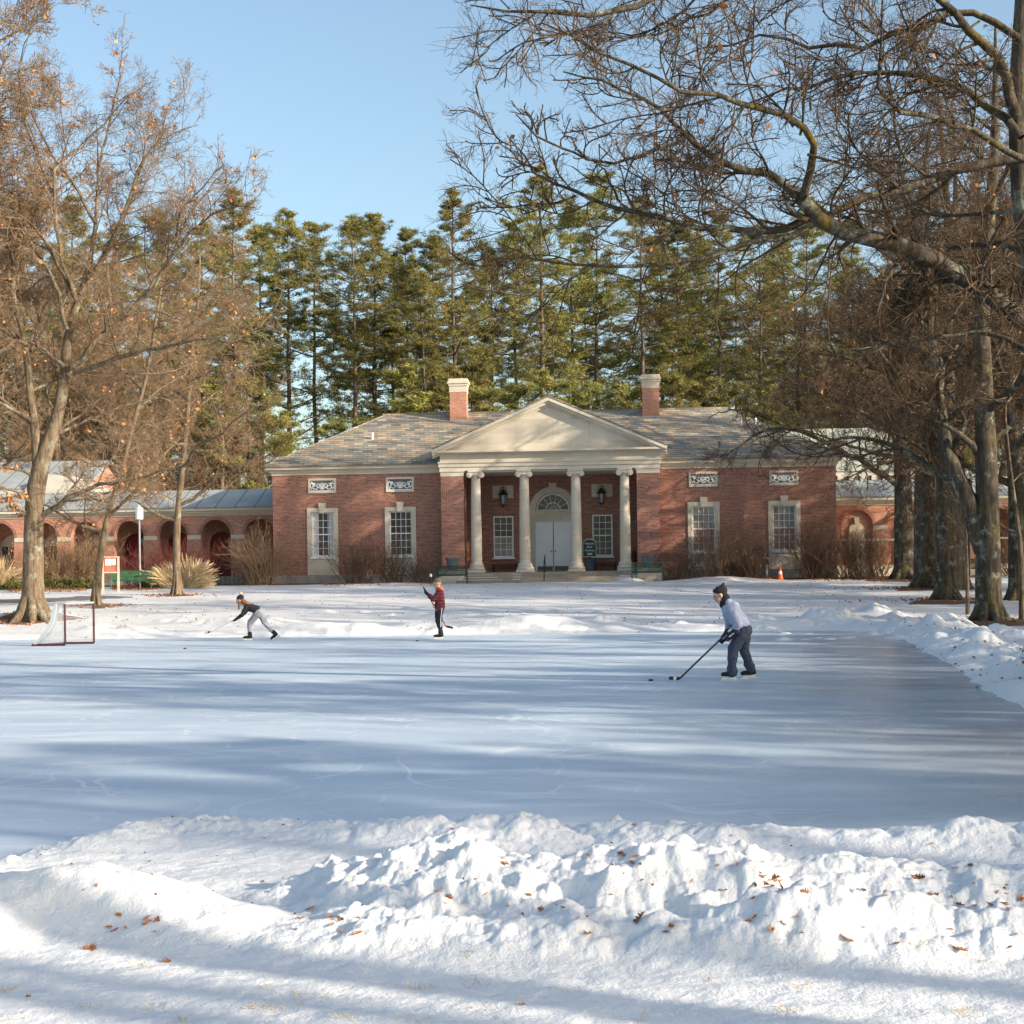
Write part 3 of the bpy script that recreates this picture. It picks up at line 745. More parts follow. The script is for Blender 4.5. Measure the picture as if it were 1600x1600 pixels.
# two windows, door and lanterns inside the porch
for c, p, lp in ((-2.68, 'glass', 'glass_pale'), (2.64, 'glass_mid', 'glass_mid')):
    w = window(pav, c, 2.56, 4.78, 2.46, 1.08, 3, 6, pane=p, lower_pane=lp)
    mb = MB(); mb.box(c-.62, c+.62, 2.36, 2.52, 2.47, 2.56); mb.build('sill', M['white_paint'], w)
    mb = MB(); mb.box(c-.56, c+.56, 2.44, 2.50, 5.75, 6.43); mb.build('lantern_panel', ST, pav)
    mb = MB(); x = c+(.03 if c < 0 else -.03); y = 2.15; n = 6
    mb.tube([(x, 2.45, 6.30), (x, 2.25, 6.36), (x, y, 6.30), (x, y, 6.18)], .018, 6)
    mb.tube([(x-.2, 2.45, 6.05), (x-.12, y, 6.32), (x+.12, y, 6.32), (x+.2, 2.45, 6.05)], .012, 5)
    mb.lathe([(.03, 6.22), (.09, 6.16), (.14, 6.06), (.25, 5.94), (.27, 5.90), (.19, 5.89)], (x, y, 0), n)
    for k in range(n):
        a = 2*math.pi*k/n; mb.tube([(x+.19*math.cos(a), y+.19*math.sin(a), 5.89), (x+.12*math.cos(a), y+.12*math.sin(a), 5.40)], .014, 4)
    mb.lathe([(.13, 5.41), (.12, 5.36), (.05, 5.33), (.03, 5.26)], (x, y, 0), n)
    L = mb.build('wall_lantern', M['iron'], pav)
    mb = MB(); mb.lathe([(.175, 5.885), (.11, 5.415)], (x, y, 0), n); mb.build('lantern_glass', M['lantern_glass'], L)
mb = MB()
A1, A0 = arc(0, 5.05, 1.27, 24), arc(0, 5.05, .94, 24)
for i in range(24):
    (xa, za), (xb, zb), (xc, zc), (xd, zd) = A1[i], A1[i+1], A0[i+1], A0[i]
    mb.add([(xa, 2.40, za), (xb, 2.40, zb), (xc, 2.40, zc), (xd, 2.40, zd), (xa, 2.62, za), (xb, 2.62, zb), (xc, 2.62, zc), (xd, 2.62, zd)], [(0,1,2,3), (0,4,5,1), (3,2,6,7)])
for s in (-1, 1): a, b = sorted((s*.96, s*1.27)); mb.box(a, b, 2.40, 2.62, 1.77, 5.05)
mb.box(-1.27, 1.27, 2.38, 2.66, 4.48, 5.05); mb.box(-1.30, 1.30, 2.34, 2.40, 4.96, 5.05)
mb.prism([(-.16, 5.95), (.16, 5.95), (.22, 6.52), (-.22, 6.52)], 2.32, 2.5)
mb.build('door_surround', ST, pav)
mb = MB(); mb.prism(arc(0, 5.06, .92, 24), 2.60, 2.62)
fan = mb.build('fanlight', M['glass'], pav)
mb = MB()
for r, t in ((.90, .05), (.42, .025)):
    A1, A0 = arc(0, 5.07, r, 20), arc(0, 5.07, r-t*1.4, 20)
    for i in range(20):
        (xa, za), (xb, zb), (xc, zc), (xd, zd) = A1[i], A1[i+1], A0[i+1], A0[i]
        mb.add([(xa, 2.54, za), (xb, 2.54, zb), (xc, 2.54, zc), (xd, 2.54, zd), (xa, 2.60, za), (xb, 2.60, zb), (xc, 2.60, zc), (xd, 2.60, zd)], [(0,1,2,3), (0,4,5,1), (3,2,6,7)])
for k in range(1, 7):
    a = R(180*k/7); mb.tube([(.10*math.cos(a), 2.57, 5.07+.10*math.sin(a)), (.86*math.cos(a), 2.57, 5.07+.86*math.sin(a))], .016, 4)
mb.box(-.92, .92, 2.53, 2.60, 5.05, 5.10); mb.build('fanlight_bars', M['white_paint'], fan)
mb = MB(); mb.box(-.96, -.90, 2.46, 2.62, 1.79, 4.48); mb.box(.90, .96, 2.46, 2.62, 1.79, 4.48); mb.box(-.90, .90, 2.46, 2.62, 4.40, 4.48); mb.build('door_frame', M['white_paint'], pav)
for s in (-1, 1):
    mb = MB(); a, b = sorted((s*.02, s*.90)); mb.box(a, b, 2.54, 2.60, 1.80, 4.40)
    for z0, z1 in ((3.90, 4.26), (2.96, 3.72), (2.20, 2.80)):
        for p in (.1,):
            for q in (mb.box(a+.12, b-.12, 2.525, 2.541, z0, z0+.03), mb.box(a+.12, b-.12, 2.525, 2.541, z1-.03, z1), mb.box(a+.12, a+.15, 2.525, 2.541, z0+.03, z1-.03), mb.box(b-.15, b-.12, 2.525, 2.541, z0+.03, z1-.03)): pass
            mb.box(a+.20, b-.20, 2.530, 2.541, z0+.08, z1-.08)
    d = mb.build('door', M['white_paint'], pav)
    mb = MB(); mb.sphere((s*.10, 2.50, 2.86), .035, 8, 6); mb.build('knob', M['iron'], d)
    mb = MB(); mb.box(a+.03, b-.03, 2.528, 2.540, 1.82, 2.06); mb.build('kick_plate', M['grille_dark'], d)
# downpipe box on right wing eave

# ------------------------------------------------------------------ arcaded wings and halls behind
def wing(side):
    lab = ('low brick arcade wing with open round arches and metal roof behind the dogwood' if side < 0 else
           'low brick wing with blind arch and metal roof behind the row of big oak trunks')
    t = thing('arcade_wing', lab, 'building', ORG, TH)
    V = 3.8; pitch = 2.46; u0 = 14.75; u1 = 46.0
    cs = [16.3 + pitch*k for k in range(12)]
    mb = MB(); a, b = sorted((side*u0, side*u1))
    open_ = [c for i, c in enumerate(cs) if side < 0 or i not in (0, 1, 5)]
    blind = [c for c in cs if c not in open_]
    ar = [(side*c, .83, 1.35, 4.05) for c in open_]
    wall(mb, a, b, 1.0, 5.25, V, V+.5, [], ar + [(side*c, .83, 1.9, 4.05) for c in blind], back=True)
    w = mb.build('brick_wall', M['brick_pale'], t)
    for c in cs:   # brick arch rings and stone springers
        mb = MB(); A1, A0 = arc(side*c, 4.05, 1.02, 18), arc(side*c, 4.05, .835, 18)
        for i in range(18):
            (xa, za), (xb, zb), (xc, zc), (xd, zd) = A1[i], A1[i+1], A0[i+1], A0[i]
            mb.add([(xa, V-.03, za), (xb, V-.03, zb), (xc, V-.03, zc), (xd, V-.03, zd), (xa, V+.02, za), (xb, V+.02, zb), (xc, V+.3, zc), (xd, V+.3, zd)], [(0,1,2,3), (0,4,5,1), (3,2,6,7)])
        mb.build('arch_ring', M['brick'], t)
    for c in cs[:-1]:
        m = side*(c + pitch/2); mb = MB(); mb.box(m-.37, m+.37, V-.035, V+.3, 3.80, 4.04); mb.build('springer_block', ST, t)
    mb = MB()
    for o, z0, z1 in ((.04, 5.12, 5.25), (.16, 5.25, 5.38), (.30, 5.38, 5.52)): mb.box(a, b, V-o, V+.5, z0, z1)
    mb.build('cornice', ST, t)
    mb = MB(); roofpanel(mb, [(a, V-.34, 5.52), (b, V-.34, 5.52), (b, V+2.6, 6.62), (a, V+2.6, 6.62)]); roofpanel(mb, [(a, V+2.6, 6.62), (b, V+2.6, 6.62), (b, V+6, 5.6), (a, V+6, 5.6)])
    mb.build('roof', M['seam_roof'], t)
    # inner wall of the passage
    mb = MB()
    wall(mb, a, b, 1.0, 5.6, V+2.1, V+2.4, [], [(side*(c+.2), .72, 1.35, 3.55) for c in cs])
    mb.build('inner_wall', M['brick_pale'], t)
    mb = MB(); mb.box(a, b, V+.5, V+2.1, 1.2, 1.33); mb.build('passage_floor', M['concrete'], t)
    for i, c in enumerate(cs):
        x = side*(c+.2); mb = MB()
        mb.prism([(x+.72, 1.35)] + arc(x, 3.55, .72, 14) + [(x-.72, 1.35)], V+2.30, V+2.36)
        if side < 0 and i < 4: mb.build('door', M['red_door'], t)
        else:
            f = mb.build('window', M['cream_paint'], t)
            mb = MB()
            for k in range(3): mb.box(x-.60+.42*k, x-.24+.42*k, V+2.28, V+2.30, 1.7, 3.6)
            mb.build('pane', M['glass_mid'], f)
    if side < 0:
        mb = MB(); mb.box(-26, -14.75, V-.25, V+.05, 1.0, 1.75); mb.build('plinth_wall', M['concrete'], t)
    else:
        for i, c in enumerate(blind):
            x = side*c; mb = MB()
            mb.box(x-.83, x+.83, V+.20, V+.30, 1.5, 5.0); bk = mb.build('blind_arch', M['brick_pale'], t)
            mb = MB(); mb.prism([(x+.42, 1.9)] + arc(x, 3.75, .42, 12) + [(x-.42, 1.9)], V+.10, V+.22); mb.prism([(x-.1, 4.12), (x+.1, 4.12), (x+.14, 4.5), (x-.14, 4.5)], V+.05, V+.22); mb.build('niche', ST, bk)
        mb = MB(); mb.box(a, b, V-.03, V+.01, 3.2, 3.30); mb.box(14.75, 26, V-.10, V+.01, 1.0, 1.9); mb.build('stone_band', ST, t)
        # glazed clerestory strip under the upper roof
        mb = MB(); mb.box(14.75, 20.2, V+2.4, V+2.7, 5.9, 6.95); mb.build('clerestory', M['cream_paint'], t)
        mb = MB()
        for k in range(9): mb.box(14.9+.62*k, 15.0+.62*k, V+2.30, V+2.4, 6.0, 6.85)
        mb.build('clerestory_ribs', M['iron'], t)
    # lanterns hanging in the left arcade
    if side < 0:
        for c in (25.2, 23.1):
            mb = MB(); x, y, z = -c, V+.9, 3.75; n = 6
            mb.tube([(x, y, 5.2), (x, y, z+.55)], .015, 5); mb.lathe([(.03, .56), (.09, .48), (.22, .22), (.24, .18), (.17, .17)], (x, y, z), n)
            for k in range(n):
                aa = 2*math.pi*k/n; mb.tube([(x+.17*math.cos(aa), y+.17*math.sin(aa), z+.17), (x+.1*math.cos(aa), y+.1*math.sin(aa), z-.25)], .012, 4)
            mb.lathe([(.11, -.25), (.05, -.32)], (x, y, z), n); L = mb.build('hanging_lantern', M['iron'], t)
            mb = MB(); mb.lathe([(.155, .165), (.095, -.245)], (x, y, z), n); mb.build('lantern_glass', M['lantern_glass'], L)
    return t
wing(-1); wing(1)
def hall(u0, u1, v0, v1, ze, zr, roofmat, label):
    t = thing('rear_hall', label, 'building', ORG, TH)
    mb = MB(); vm = (v0+v1)/2; mb.box(u0+.3, u1-.3, v0+.3, v1-.3, .9, ze); 
    for u in (u0+.3, u1-.3): mb.add([(u, v0+.3, ze), (u, v1-.3, ze), (u, vm, zr-.15)], [(0, 1, 2)])
    mb.build('wall', M['brick_pale'], t)
    mb = MB(); roofpanel(mb, [(u0, v0, ze), (u1, v0, ze), (u1, vm, zr), (u0, vm, zr)]); roofpanel(mb, [(u0, v1, ze), (u1, v1, ze), (u1, vm, zr), (u0, vm, zr)])
    mb.build('roof', M[roofmat], t)
    mb = MB(); mb.box(u0+.1, u1-.1, v0-.1, v0+.29, ze-.30, ze-.02); mb.build('cornice', M['cream_paint'], t)
    return t
h1 = hall(9.5, 20.1, 7.6, 16.5, 7.15, 9.95, 'pale_roof', 'taller hall with a pale grey green roof rising behind the right wing')
h2 = hall(-46, -27.6, 8.2, 17, 7.0, 8.9, 'seam_roof', 'hall with a grey seamed roof and pale gable behind the left arcade')
mb = MB(); mb.box(-31.2, -27.4, 7.9, 12, 1, 7.0); mb.prism([(-31.2, 7.001), (-27.4, 7.001), (-28.4, 7.7), (-30.2, 7.9)], 7.9, 12); mb.build('gable_block', M['cream_paint'], h2)

# beds, path
def strip(name, pts, w, mat, dz=.02, kind='structure'):
    V = []; Q = []
    P = [Vector((p[0], p[1], 0)) for p in pts]
    dense = []
    for a, b in zip(P[:-1], P[1:]):
        for k in range(12): dense.append(a.lerp(b, k/12))
    dense.append(P[-1]); nw = 8
    for i, p in enumerate(dense):
        t = (dense[min(i+1, len(dense)-1)]-dense[max(i-1, 0)]).normalized(); n = Vector((-t.y, t.x, 0))
        for k in range(nw+1):
            ww = w*(1+.22*math.sin(i*1.3)*math.cos(i*.37))
            q = p + n*ww*(k/nw-.5)
            V.append((q.x, q.y, gz(q.x, q.y)+dz - (.05 if k in (0, nw) else 0)))
    for i in range(len(dense)-1):
        for k in range(nw):
            a = i*(nw+1)+k; Q.append((a, a+1, a+nw+2, a+nw+1))
    o = mobj(name, fastmesh(name, V, Q, smooth=True), M[mat]); return tag(o, kind=kind)
strip('flower_bed', [bw(-14.6, -1.1), bw(-5.2, -1.1)], 2.2, 'mulch', .05)
strip('flower_bed', [bw(5.2, -1.1), bw(22, -.9)], 2.3, 'mulch', .05)
strip('flower_bed', [bw(-50, 1.0), bw(-31, 1.0), bw(-20.5, 1.9), bw(-14.8, 1.9)], 2.7, 'mulch', .06)
pa = [hitg(x, y) for x, y in ((-330, 950), (-120, 944), (40, 939), (120, 936), (180, 932))]
strip('path', [(p.x, p.y) for p in pa], 3.2, 'asphalt', .03)

# ------------------------------------------------------------------ street furniture
def bench(loc, rz, label, w=1.7, mat='green_metal', solid=False, group=None):
    t = thing('park_bench', label, 'bench', loc, rz, group)
    def slats(a, b, n):
        mb = MB(); a = Vector(a); b = Vector(b)
        k = int(w/.055)
        for i in range(k+1):
            x = -w/2 + w*i/k; mb.tube([(x, a.y, a.z), (x, (a.y+b.y)/2, (a.z+b.z)/2 - .015), (x, b.y, b.z)], .019, 4)
        for p in (a, b): mb.tube([(-w/2, p.y, p.z), (w/2, p.y, p.z)], .022, 6)
        m = (a+b)/2; mb.tube([(-w/2, m.y, m.z-.015), (w/2, m.y, m.z-.015)], .014, 6)
        return mb
    slats((0, -.28, .44), (0, .20, .42), 9).build('seat', M[mat], t)
    slats((0, .22, .46), (0, .36, .90), 9).build('backrest', M[mat], t)
    for s in (-1, 1):
        x = s*(w/2+.03)
        mb = MB(); mb.tube([(x, -.33, 0), (x, -.28, .42), (x, -.27, .66), (x, -.05, .68), (x, .28, .66)], .024, 6); mb.tube([(x, .36, .92), (x, .24, .45), (x, .36, 0)], .024, 6); mb.tube([(x, -.28, .42), (x, .24, .42)], .02, 6)
        mb.build('leg', M[mat], t)
    return t
def ground_at(x, y): return (x, y, gz(x, y))
def onl(px, Y, dz=0): 
    x = (px-800)/F*Y; return (x, Y, gz(x, Y)+dz)
bench(onl(706, 76.9), TH+R(180), 'dark green metal bench at the left end of the portico steps', 1.45)
bench(onl(1011, 76.6), TH+R(180), 'dark green metal bench at the right end of the portico steps', 1.45)
bench(onl(208, 76.3), R(176), 'bright green metal bench seen from the back, beside the lamp post and the reeds', 2.0, 'green_bench')
bench(onl(1514, 77.5), R(190), 'green bench half hidden behind the big oak trunks', 1.6, 'green_metal')
def planter(p, label, r=.34):
    t = thing('planter', label, 'planter', p)
    mb = MB(); mb.lathe([(r*.72, 0), (r*.80, .1), (r*.95, .50), (r*1.05, .51), (r*1.05, .62), (r*.93, .62), (r*.88, .5)], (0,0,0), 20, cap=False); mb.lathe([(.01, .0), (r*.72, 0)], (0,0,0), 20, cap=False); mb.build('pot', M['planter'], t, smooth=False)
    mb = MB(); mb.lathe([(r*.90, .52), (.01, .54)], (0,0,0), 20, cap=False); mb.build('soil', M['mulch'], t)
    return t
def plinth(u, v, label):
    o = MB().box(-.62, .62, -.35, .35, 0, .72).build('stone_plinth', M['limestone']); o.location = bw(u, v, 1.2); o.rotation_euler.z = TH
    tag(o, label, 'plinth'); return o
plinth(-5.05, -1.75, 'low stone plinth under the grey planter left of the portico'); plinth(5.05, -1.75, 'low stone plinth under the grey planter right of the portico')
planter(bw(-5.0, -1.75, 1.92), 'round blue grey planter in front of the left brick pier')
planter(bw(5.0, -1.75, 1.92), 'round blue grey planter in front of the right brick pier')
planter(bw(1.95, 1.5, 1.77), 'dark grey pot on the porch under the green sign', .32)
# porch sign
t = thing('porch_sign', 'dark green arched sign board with pale lettering beside the white doors', 'sign', bw(1.95, 1.75, 1.77), TH)
mb = MB(); mb.prism([(.33, .78), (.33, 1.42)] + [(.33*math.cos(R(a)), 1.42+.26*math.sin(R(a))) for a in range(15, 180, 15)] + [(-.33, 1.42), (-.33, .78)], -.03, .03); mb.build('board', M['sign_green'], t)
mb = MB(); mb.prism([(.36, .74), (.36, 1.43)] + [(.36*math.cos(R(a)), 1.43+.29*math.sin(R(a))) for a in range(15, 180, 15)] + [(-.36, 1.43), (-.36, .74)], .0, .028); mb.build('rim', M['galvanised'], t)
mb = MB(); mb.tube([(0, .05, 0), (0, .05, .8)], .03, 6); mb.build('post', M['iron'], t)
def text(s, size, loc, par, mat, ext=.004, rz=0, name='lettering'):
    c = bpy.data.curves.new(name, 'FONT'); c.body = s; c.size = size; c.align_x = 'CENTER'; c.align_y = 'CENTER'; c.extrude = ext
    o = bpy.data.objects.new(name, c); link(o, par); o.location = loc; o.rotation_euler = (R(90), 0, rz); c.materials.append(M[mat])
    c.offset = size*.02
    bpy.context.view_layer.update()
    me = bpy.data.meshes.new_from_object(o.evaluated_get(bpy.context.evaluated_depsgraph_get())); q = bpy.data.objects.new(name, me); link(q, par); q.location = loc; q.rotation_euler = o.rotation_euler
    bpy.data.objects.remove(o); return q
text('Victoria', .155, (0, -.036, 1.46), t, 'white_paint'); text('Pool', .155, (0, -.036, 1.28), t, 'white_paint'); text('Entrance', .135, (0, -.036, 1.10), t, 'white_paint')
mb = MB(); mb.box(-.12, .14, -.036, -.03, .86, .96); mb.build('paper_note', M['paper'], t)
# handrail
mb = MB(); pr = [(-.28, -2.45, 1.30), (-.28, -2.45, 2.15), (-.28, -2.30, 2.28), (-.28, -1.5, 2.62), (-.28, -1.38, 2.60), (-.28, -1.38, 1.75)]
mb.tube(pr, .024, 8)
o = tag(mb.build('handrail', M['iron'], smooth=True), 'black iron handrail standing in the middle of the portico steps', 'handrail'); o.location = ORG; o.rotation_euler.z = TH
for a, b, z, lab in ((-3.3, -1.9, 1.77, 'dark bench under the left porch window'), (2.2, 3.4, 1.77, 'dark bench under the right porch window')):
    t = thing('porch_bench', lab, 'bench', bw((a+b)/2, 2.15, z), TH); w = (b-a)/2
    mb = MB()
    for k in range(4): mb.box(-w, w, -.22+.11*k, -.13+.11*k, .42, .46)
    mb.build('seat', M['red_paint'], t)
    for s in (-1, 1): MB().box(min(s*w*.9, s*w*.82), max(s*w*.9, s*w*.82), -.18, .18, 0, .418).build('leg', M['iron'], t)
t = MB().tube([(0, 0, .02), (0, 0, .08), (0, .02, .9), (0, .05, 1.05)], [.11, .14, .12, .05], 10).build('folded_banner', M['red_paint']); t.location = bw(4.3, 1.3, 1.77); tag(t, 'folded red cloth standing behind the right hand column of the portico', 'cloth')
# traffic cone
p = onl(1219, 76.8); t = thing('traffic_cone', 'orange traffic cone on the snow in front of the right wall', 'cone', p)
mb = MB(); mb.box(-.17, .17, -.17, .17, -.02, .03); mb.build('base', M['orange'], t)
mb = MB(); mb.lathe([(.14, .03), (.105, .25), (.1, .28)], (0,0,0), 16); mb.lathe([(.075, .44), (.035, .70), (.025, .72)], (0,0,0), 16); mb.build('cone_body', M['orange'], t)
mb = MB(); mb.lathe([(.103, .28), (.077, .44)], (0,0,0), 16); mb.build('reflective_band', M['white_paint'], t)
# gooseneck vent pipe
p = onl(1198, 77.5); mb = MB(); mb.tube([(0,0,-.1), (0,0,.75)], .06, 8)
mb.tube([(.0+.26*math.cos(R(a))-.1, 0, .85+.26*math.sin(R(a))) for a in range(-90, 250, 20)], .03, 6)
o = tag(mb.build('bike_hoop', M['galvanised'], smooth=True), 'pale metal post with a ring shaped top near the orange cone', 'post'); o.location = p
# lamp post, path light
x, Y = at(219, 905, 76.5).x, 76.5; t = thing('lamp_post', 'tall slim lamp post with a white cylindrical head between the arches', 'street lamp', (x, Y, gz(x, Y)))
mb = MB(); mb.tube([(0,0,0), (0,0,3.45)], [.055, .045], 8); mb.build('post', M['galvanised'], t)
mb = MB(); mb.lathe([(.17, 3.45), (.19, 3.48), (.19, 3.95), (.17, 3.98)], (0,0,0), 16); mb.build('lamp_head', M['white_paint'], t)
mb = MB(); mb.lathe([(.19, 3.981), (.21, 4.0), (.06, 4.10), (.05, 4.18), (.02, 4.2)], (0,0,0), 16); mb.build('cap', M['white_paint'], t)
x, Y = at(1497, 900, 79).x, 77.0; t = thing('lamp_post', 'dark lamp post between the third and fourth big oak trunks', 'street lamp', (x, Y, gz(x, Y)))
mb = MB(); mb.tube([(0,0,0), (0,0,.5), (0,0,4.3)], [.10, .07, .055], 8); mb.build('post', M['iron'], t)
mb = MB(); mb.lathe([(.05, 4.3), (.16, 4.4), (.20, 4.75), (.22, 4.77), (.04, 4.95)], (0,0,0), 12); mb.build('lamp_head', M['iron'], t)
t = thing('path_light', 'small white topped path light beside the left bench of the steps', 'light', onl(673, 75.8))
MB().tube([(0,0,0), (0,0,.42)], .025, 6).build('stem', M['iron'], t); MB().lathe([(.05, .42), (.06, .44), (.06, .55), (.02, .58)], (0,0,0), 10).build('lamp_head', M['white_paint'], t)
# notice board
p0 = at(173, 905, 73); t = thing('notice_board', 'wooden two post notice board with papers beside the green bench', 'notice board', (p0.x, 73, gz(p0.x, 73)), R(8))
for s in (-1, 1): MB().box(s*.36-.05, s*.36+.05, -.05, .05, -.1, 1.65).build('post', M['board_wood'], t)
MB().box(-.42, .42, -.07, .07, 1.65, 1.71).box(-.309, .309, -.04, .04, .92, .98).build('rail', M['board_wood'], t)
MB().box(-.308, .308, -.02, .02, .981, 1.648).build('board', M['board_red'], t)
MB().box(-.24, .05, -.028, -.021, 1.28, 1.60).build('paper', M['paper'], t); MB().box(.09, .24, -.028, -.021, 1.30, 1.60).build('paper', M['paper'], t)
mb = MB()
for k in range(4): mb.box(-.22, .20 - .07*(k % 2), -.025, -.0205, 1.20-.055*k, 1.212-.055*k)
for k in range(6): mb.box(-.21, .01 - .03*(k % 3), -.031, -.0285, 1.33+.04*k, 1.338+.04*k)
mb.build('faint_print', M['board_wood'], t)
# railing of the area beside the arcade
t = thing('area_railing', 'low dark railing at the foot of the arcade beside the pavilion corner', 'railing', bw(-18.0, 2.6, 1.3), TH)
mb = MB(); mb.tube([(-2.2, 0, .85), (2.6, 0, .85)], .03, 6)
for k in range(20): mb.tube([(-2.2+.25*k, 0, 0), (-2.2+.25*k, 0, .85)], .014, 4)
mb.build('bars', M['iron'], t)
for x in (-2.2, -.9, 1.4): MB().box(x-.04, x+.04, -.04, .04, 0, .9).build('post', M['galvanised'], t)

# ------------------------------------------------------------------ hockey goal
p = hit0(102, 1009); G0 = Vector((p.x, p.y, 0))
t = thing('hockey_goal', 'red framed ice hockey goal with white netting at the far edge of the rink', 'hockey goal', G0)
H = 1.08; wv = Vector((.50, .95, 0)); bk = Vector((-.86, -.02, 0)); tp = Vector((-.27, 0, 0))
P0, P1 = Vector((0,0,.03)), wv + Vector((0,0,.03))
up = Vector((0,0,H))
mb = MB(); mb.tube([P0, P0+up*.985], .028, 8); mb.build('goalpost', M['maroon'], t)
mb = MB(); mb.tube([P1, P1+up*.985], .028, 8); mb.build('goalpost', M['maroon'], t)
mb = MB(); mb.tube([P0+up, P1+up], .03, 8); mb.build('crossbar', M['galvanised'], t)
mb = MB(); mb.tube([P0+up, P0+up+tp, P1+up+tp, P1+up], .024, 8); mb.build('top_frame', M['galvanised'], t)
mb = MB(); mb.tube([P0, P0+bk, P0+bk*1.05+wv*.5, P1+bk, P1], .03, 8); mb.build('base_frame', M['maroon'], t)
mb = MB()
def net(fn, n, m, r=.0032):
    for i in range(n+1): mb.tube([fn(i/n, j/m) for j in range(m+1)], r, 3, cap=False)
    for j in range(m+1): mb.tube([fn(i/n, j/m) for i in range(n+1)], r, 3, cap=False)
def back(a, b):
    q = P0.lerp(P1, a); top = q + up + tp; bot = q + bk*(1+.03*math.sin(math.pi*a)); r = top.lerp(bot, b); s = math.sin(math.pi*b)*.10
    return r - Vector((-s, 0, s*.6))
def side(P):
    def f(a, b):
        top = P + up*1.0 + tp*a; bot = P + bk*a; r = top.lerp(bot, b); s = math.sin(math.pi*b)*.10*a; return r - Vector((-s, 0, s*.6))
    return f
net(back, 26, 26); net(side(P0), 16, 22); net(side(P1), 16, 22); net(lambda a, b: P0.lerp(P1, a)+up+tp*b, 22, 6)
mb.build('netting', M['net'], t)
# padded white skirt laced along the sloping back
mb = MB()
for k in range(12):
    b0, b1 = k/12, (k+1)/12
    for a0, a1 in ((-.01, .10),):
        q = [back(a0, b0), back(a1, b0), back(a1, b1), back(a0, b1)]
        wd = .06 + .06*math.sin(math.pi*(b0*.9+.05))
        mb.add([q[0], q[0]+Vector((wd, -.01, 0)), q[3]+Vector((wd, -.01, 0)), q[3], q[1], q[1]+Vector((wd,0,0)), q[2]+Vector((wd,0,0)), q[2]], [(0,1,2,3), (4,7,6,5), (0,3,7,4), (1,5,6,2)])
mb.build('back_pad', M['net'], t)

# ------------------------------------------------------------------ people
ctex = bpy.data.textures.new('folds', 'CLOUDS'); ctex.noise_scale = .11; ctex.noise_depth = 2
def remesh(mb, name, mat, par, vox=.012, sm=6):
    o = mb.build(name, mat, par, smooth=True)
    m = o.modifiers.new('remesh', 'REMESH'); m.mode = 'VOXEL'; m.voxel_size = vox; m.use_smooth_shade = True
    if name in ('hoodie', 'trousers', 'plaid_jacket', 'black_top', 'hood'):
        d = o.modifiers.new('folds', 'DISPLACE'); d.texture = ctex; d.strength = .055; d.mid_level = .5; d.texture_coords = 'LOCAL'
    m = o.modifiers.new('smooth', 'SMOOTH'); m.factor = .5; m.iterations = sm
    return o
def head(mb, c, fx, r=.098, tilt=0):
    "fx = facing (unit, xz plane): face, nose, ears, jaw as one surface"
    c = Vector(c); f = Vector(fx).normalized(); u = Vector((-f.z, 0, f.x));
    if u.z < 0: u = -u
    y = Vector((0,1,0))
    mb.capsule(c - f*.02 + u*.03, r*1.0, c + f*.015 + u*.03, r*.96)
    mb.capsule(c + f*.03 - u*.01, r*.72, c + f*.045 - u*.085, r*.46)
    mb.capsule(c + f*.088 + u*.02, .012, c + f*.115 - u*.018, .017, 8)
    mb.capsule(c + f*.085 - u*.055, .016, c + f*.092 - u*.055, .014, 8)
    for s in (-1, 1): mb.capsule(c + y*s*.088 - f*.005 + u*.015, .018, c + y*s*.092 - f*.01 - u*.03, .014, 8)
def face_bits(t, c, fx):
    c = Vector(c); f = Vector(fx).normalized(); u = Vector((-f.z, 0, f.x)); u = u if u.z > 0 else -u; y = Vector((0,1,0))
    for s in (-1, 1):
        MB().sphere(c + f*.083 + u*.018 + y*s*.034, .012, 8, 6).build('eye', M['black_cloth'], t)
    MB().capsule(c + f*.098 - u*.052 - y*.02, .006, c + f*.098 - u*.052 + y*.02, .006, 6).build('mouth', M['board_red'], t)
def hand(mb, w, d, grip, r=.011, s=1):
    "wrist w, hand direction d, fingers curled round the grip axis"
    w = Vector(w); d = Vector(d).normalized(); g = Vector(grip).normalized(); n = d.cross(g).normalized()
    palm = w + d*.055
    mb.capsule(w, r*2.6, palm, r*2.9, 8)
    for k, L in enumerate((.030, .036, .034, .026)):
        b = palm + g*(.033 - .022*k) + d*.02
        q1 = b + d*L; q2 = q1 + n*s*.028 - d*.004; q3 = q2 - d*(L*.8) + n*s*.006
        mb.capsule(b, r, q1, r*.95, 6); mb.capsule(q1, r*.95, q2, r*.85, 6); mb.capsule(q2, r*.85, q3, r*.8, 6)
    b = w + d*.02 + g*.03; mb.capsule(b, r*1.2, b + g*.02 + n*s*.03 + d*.02, r, 6); mb.capsule(b + g*.02 + n*s*.03 + d*.02, r, b + n*s*.045 + d*.045, r*.9, 6)
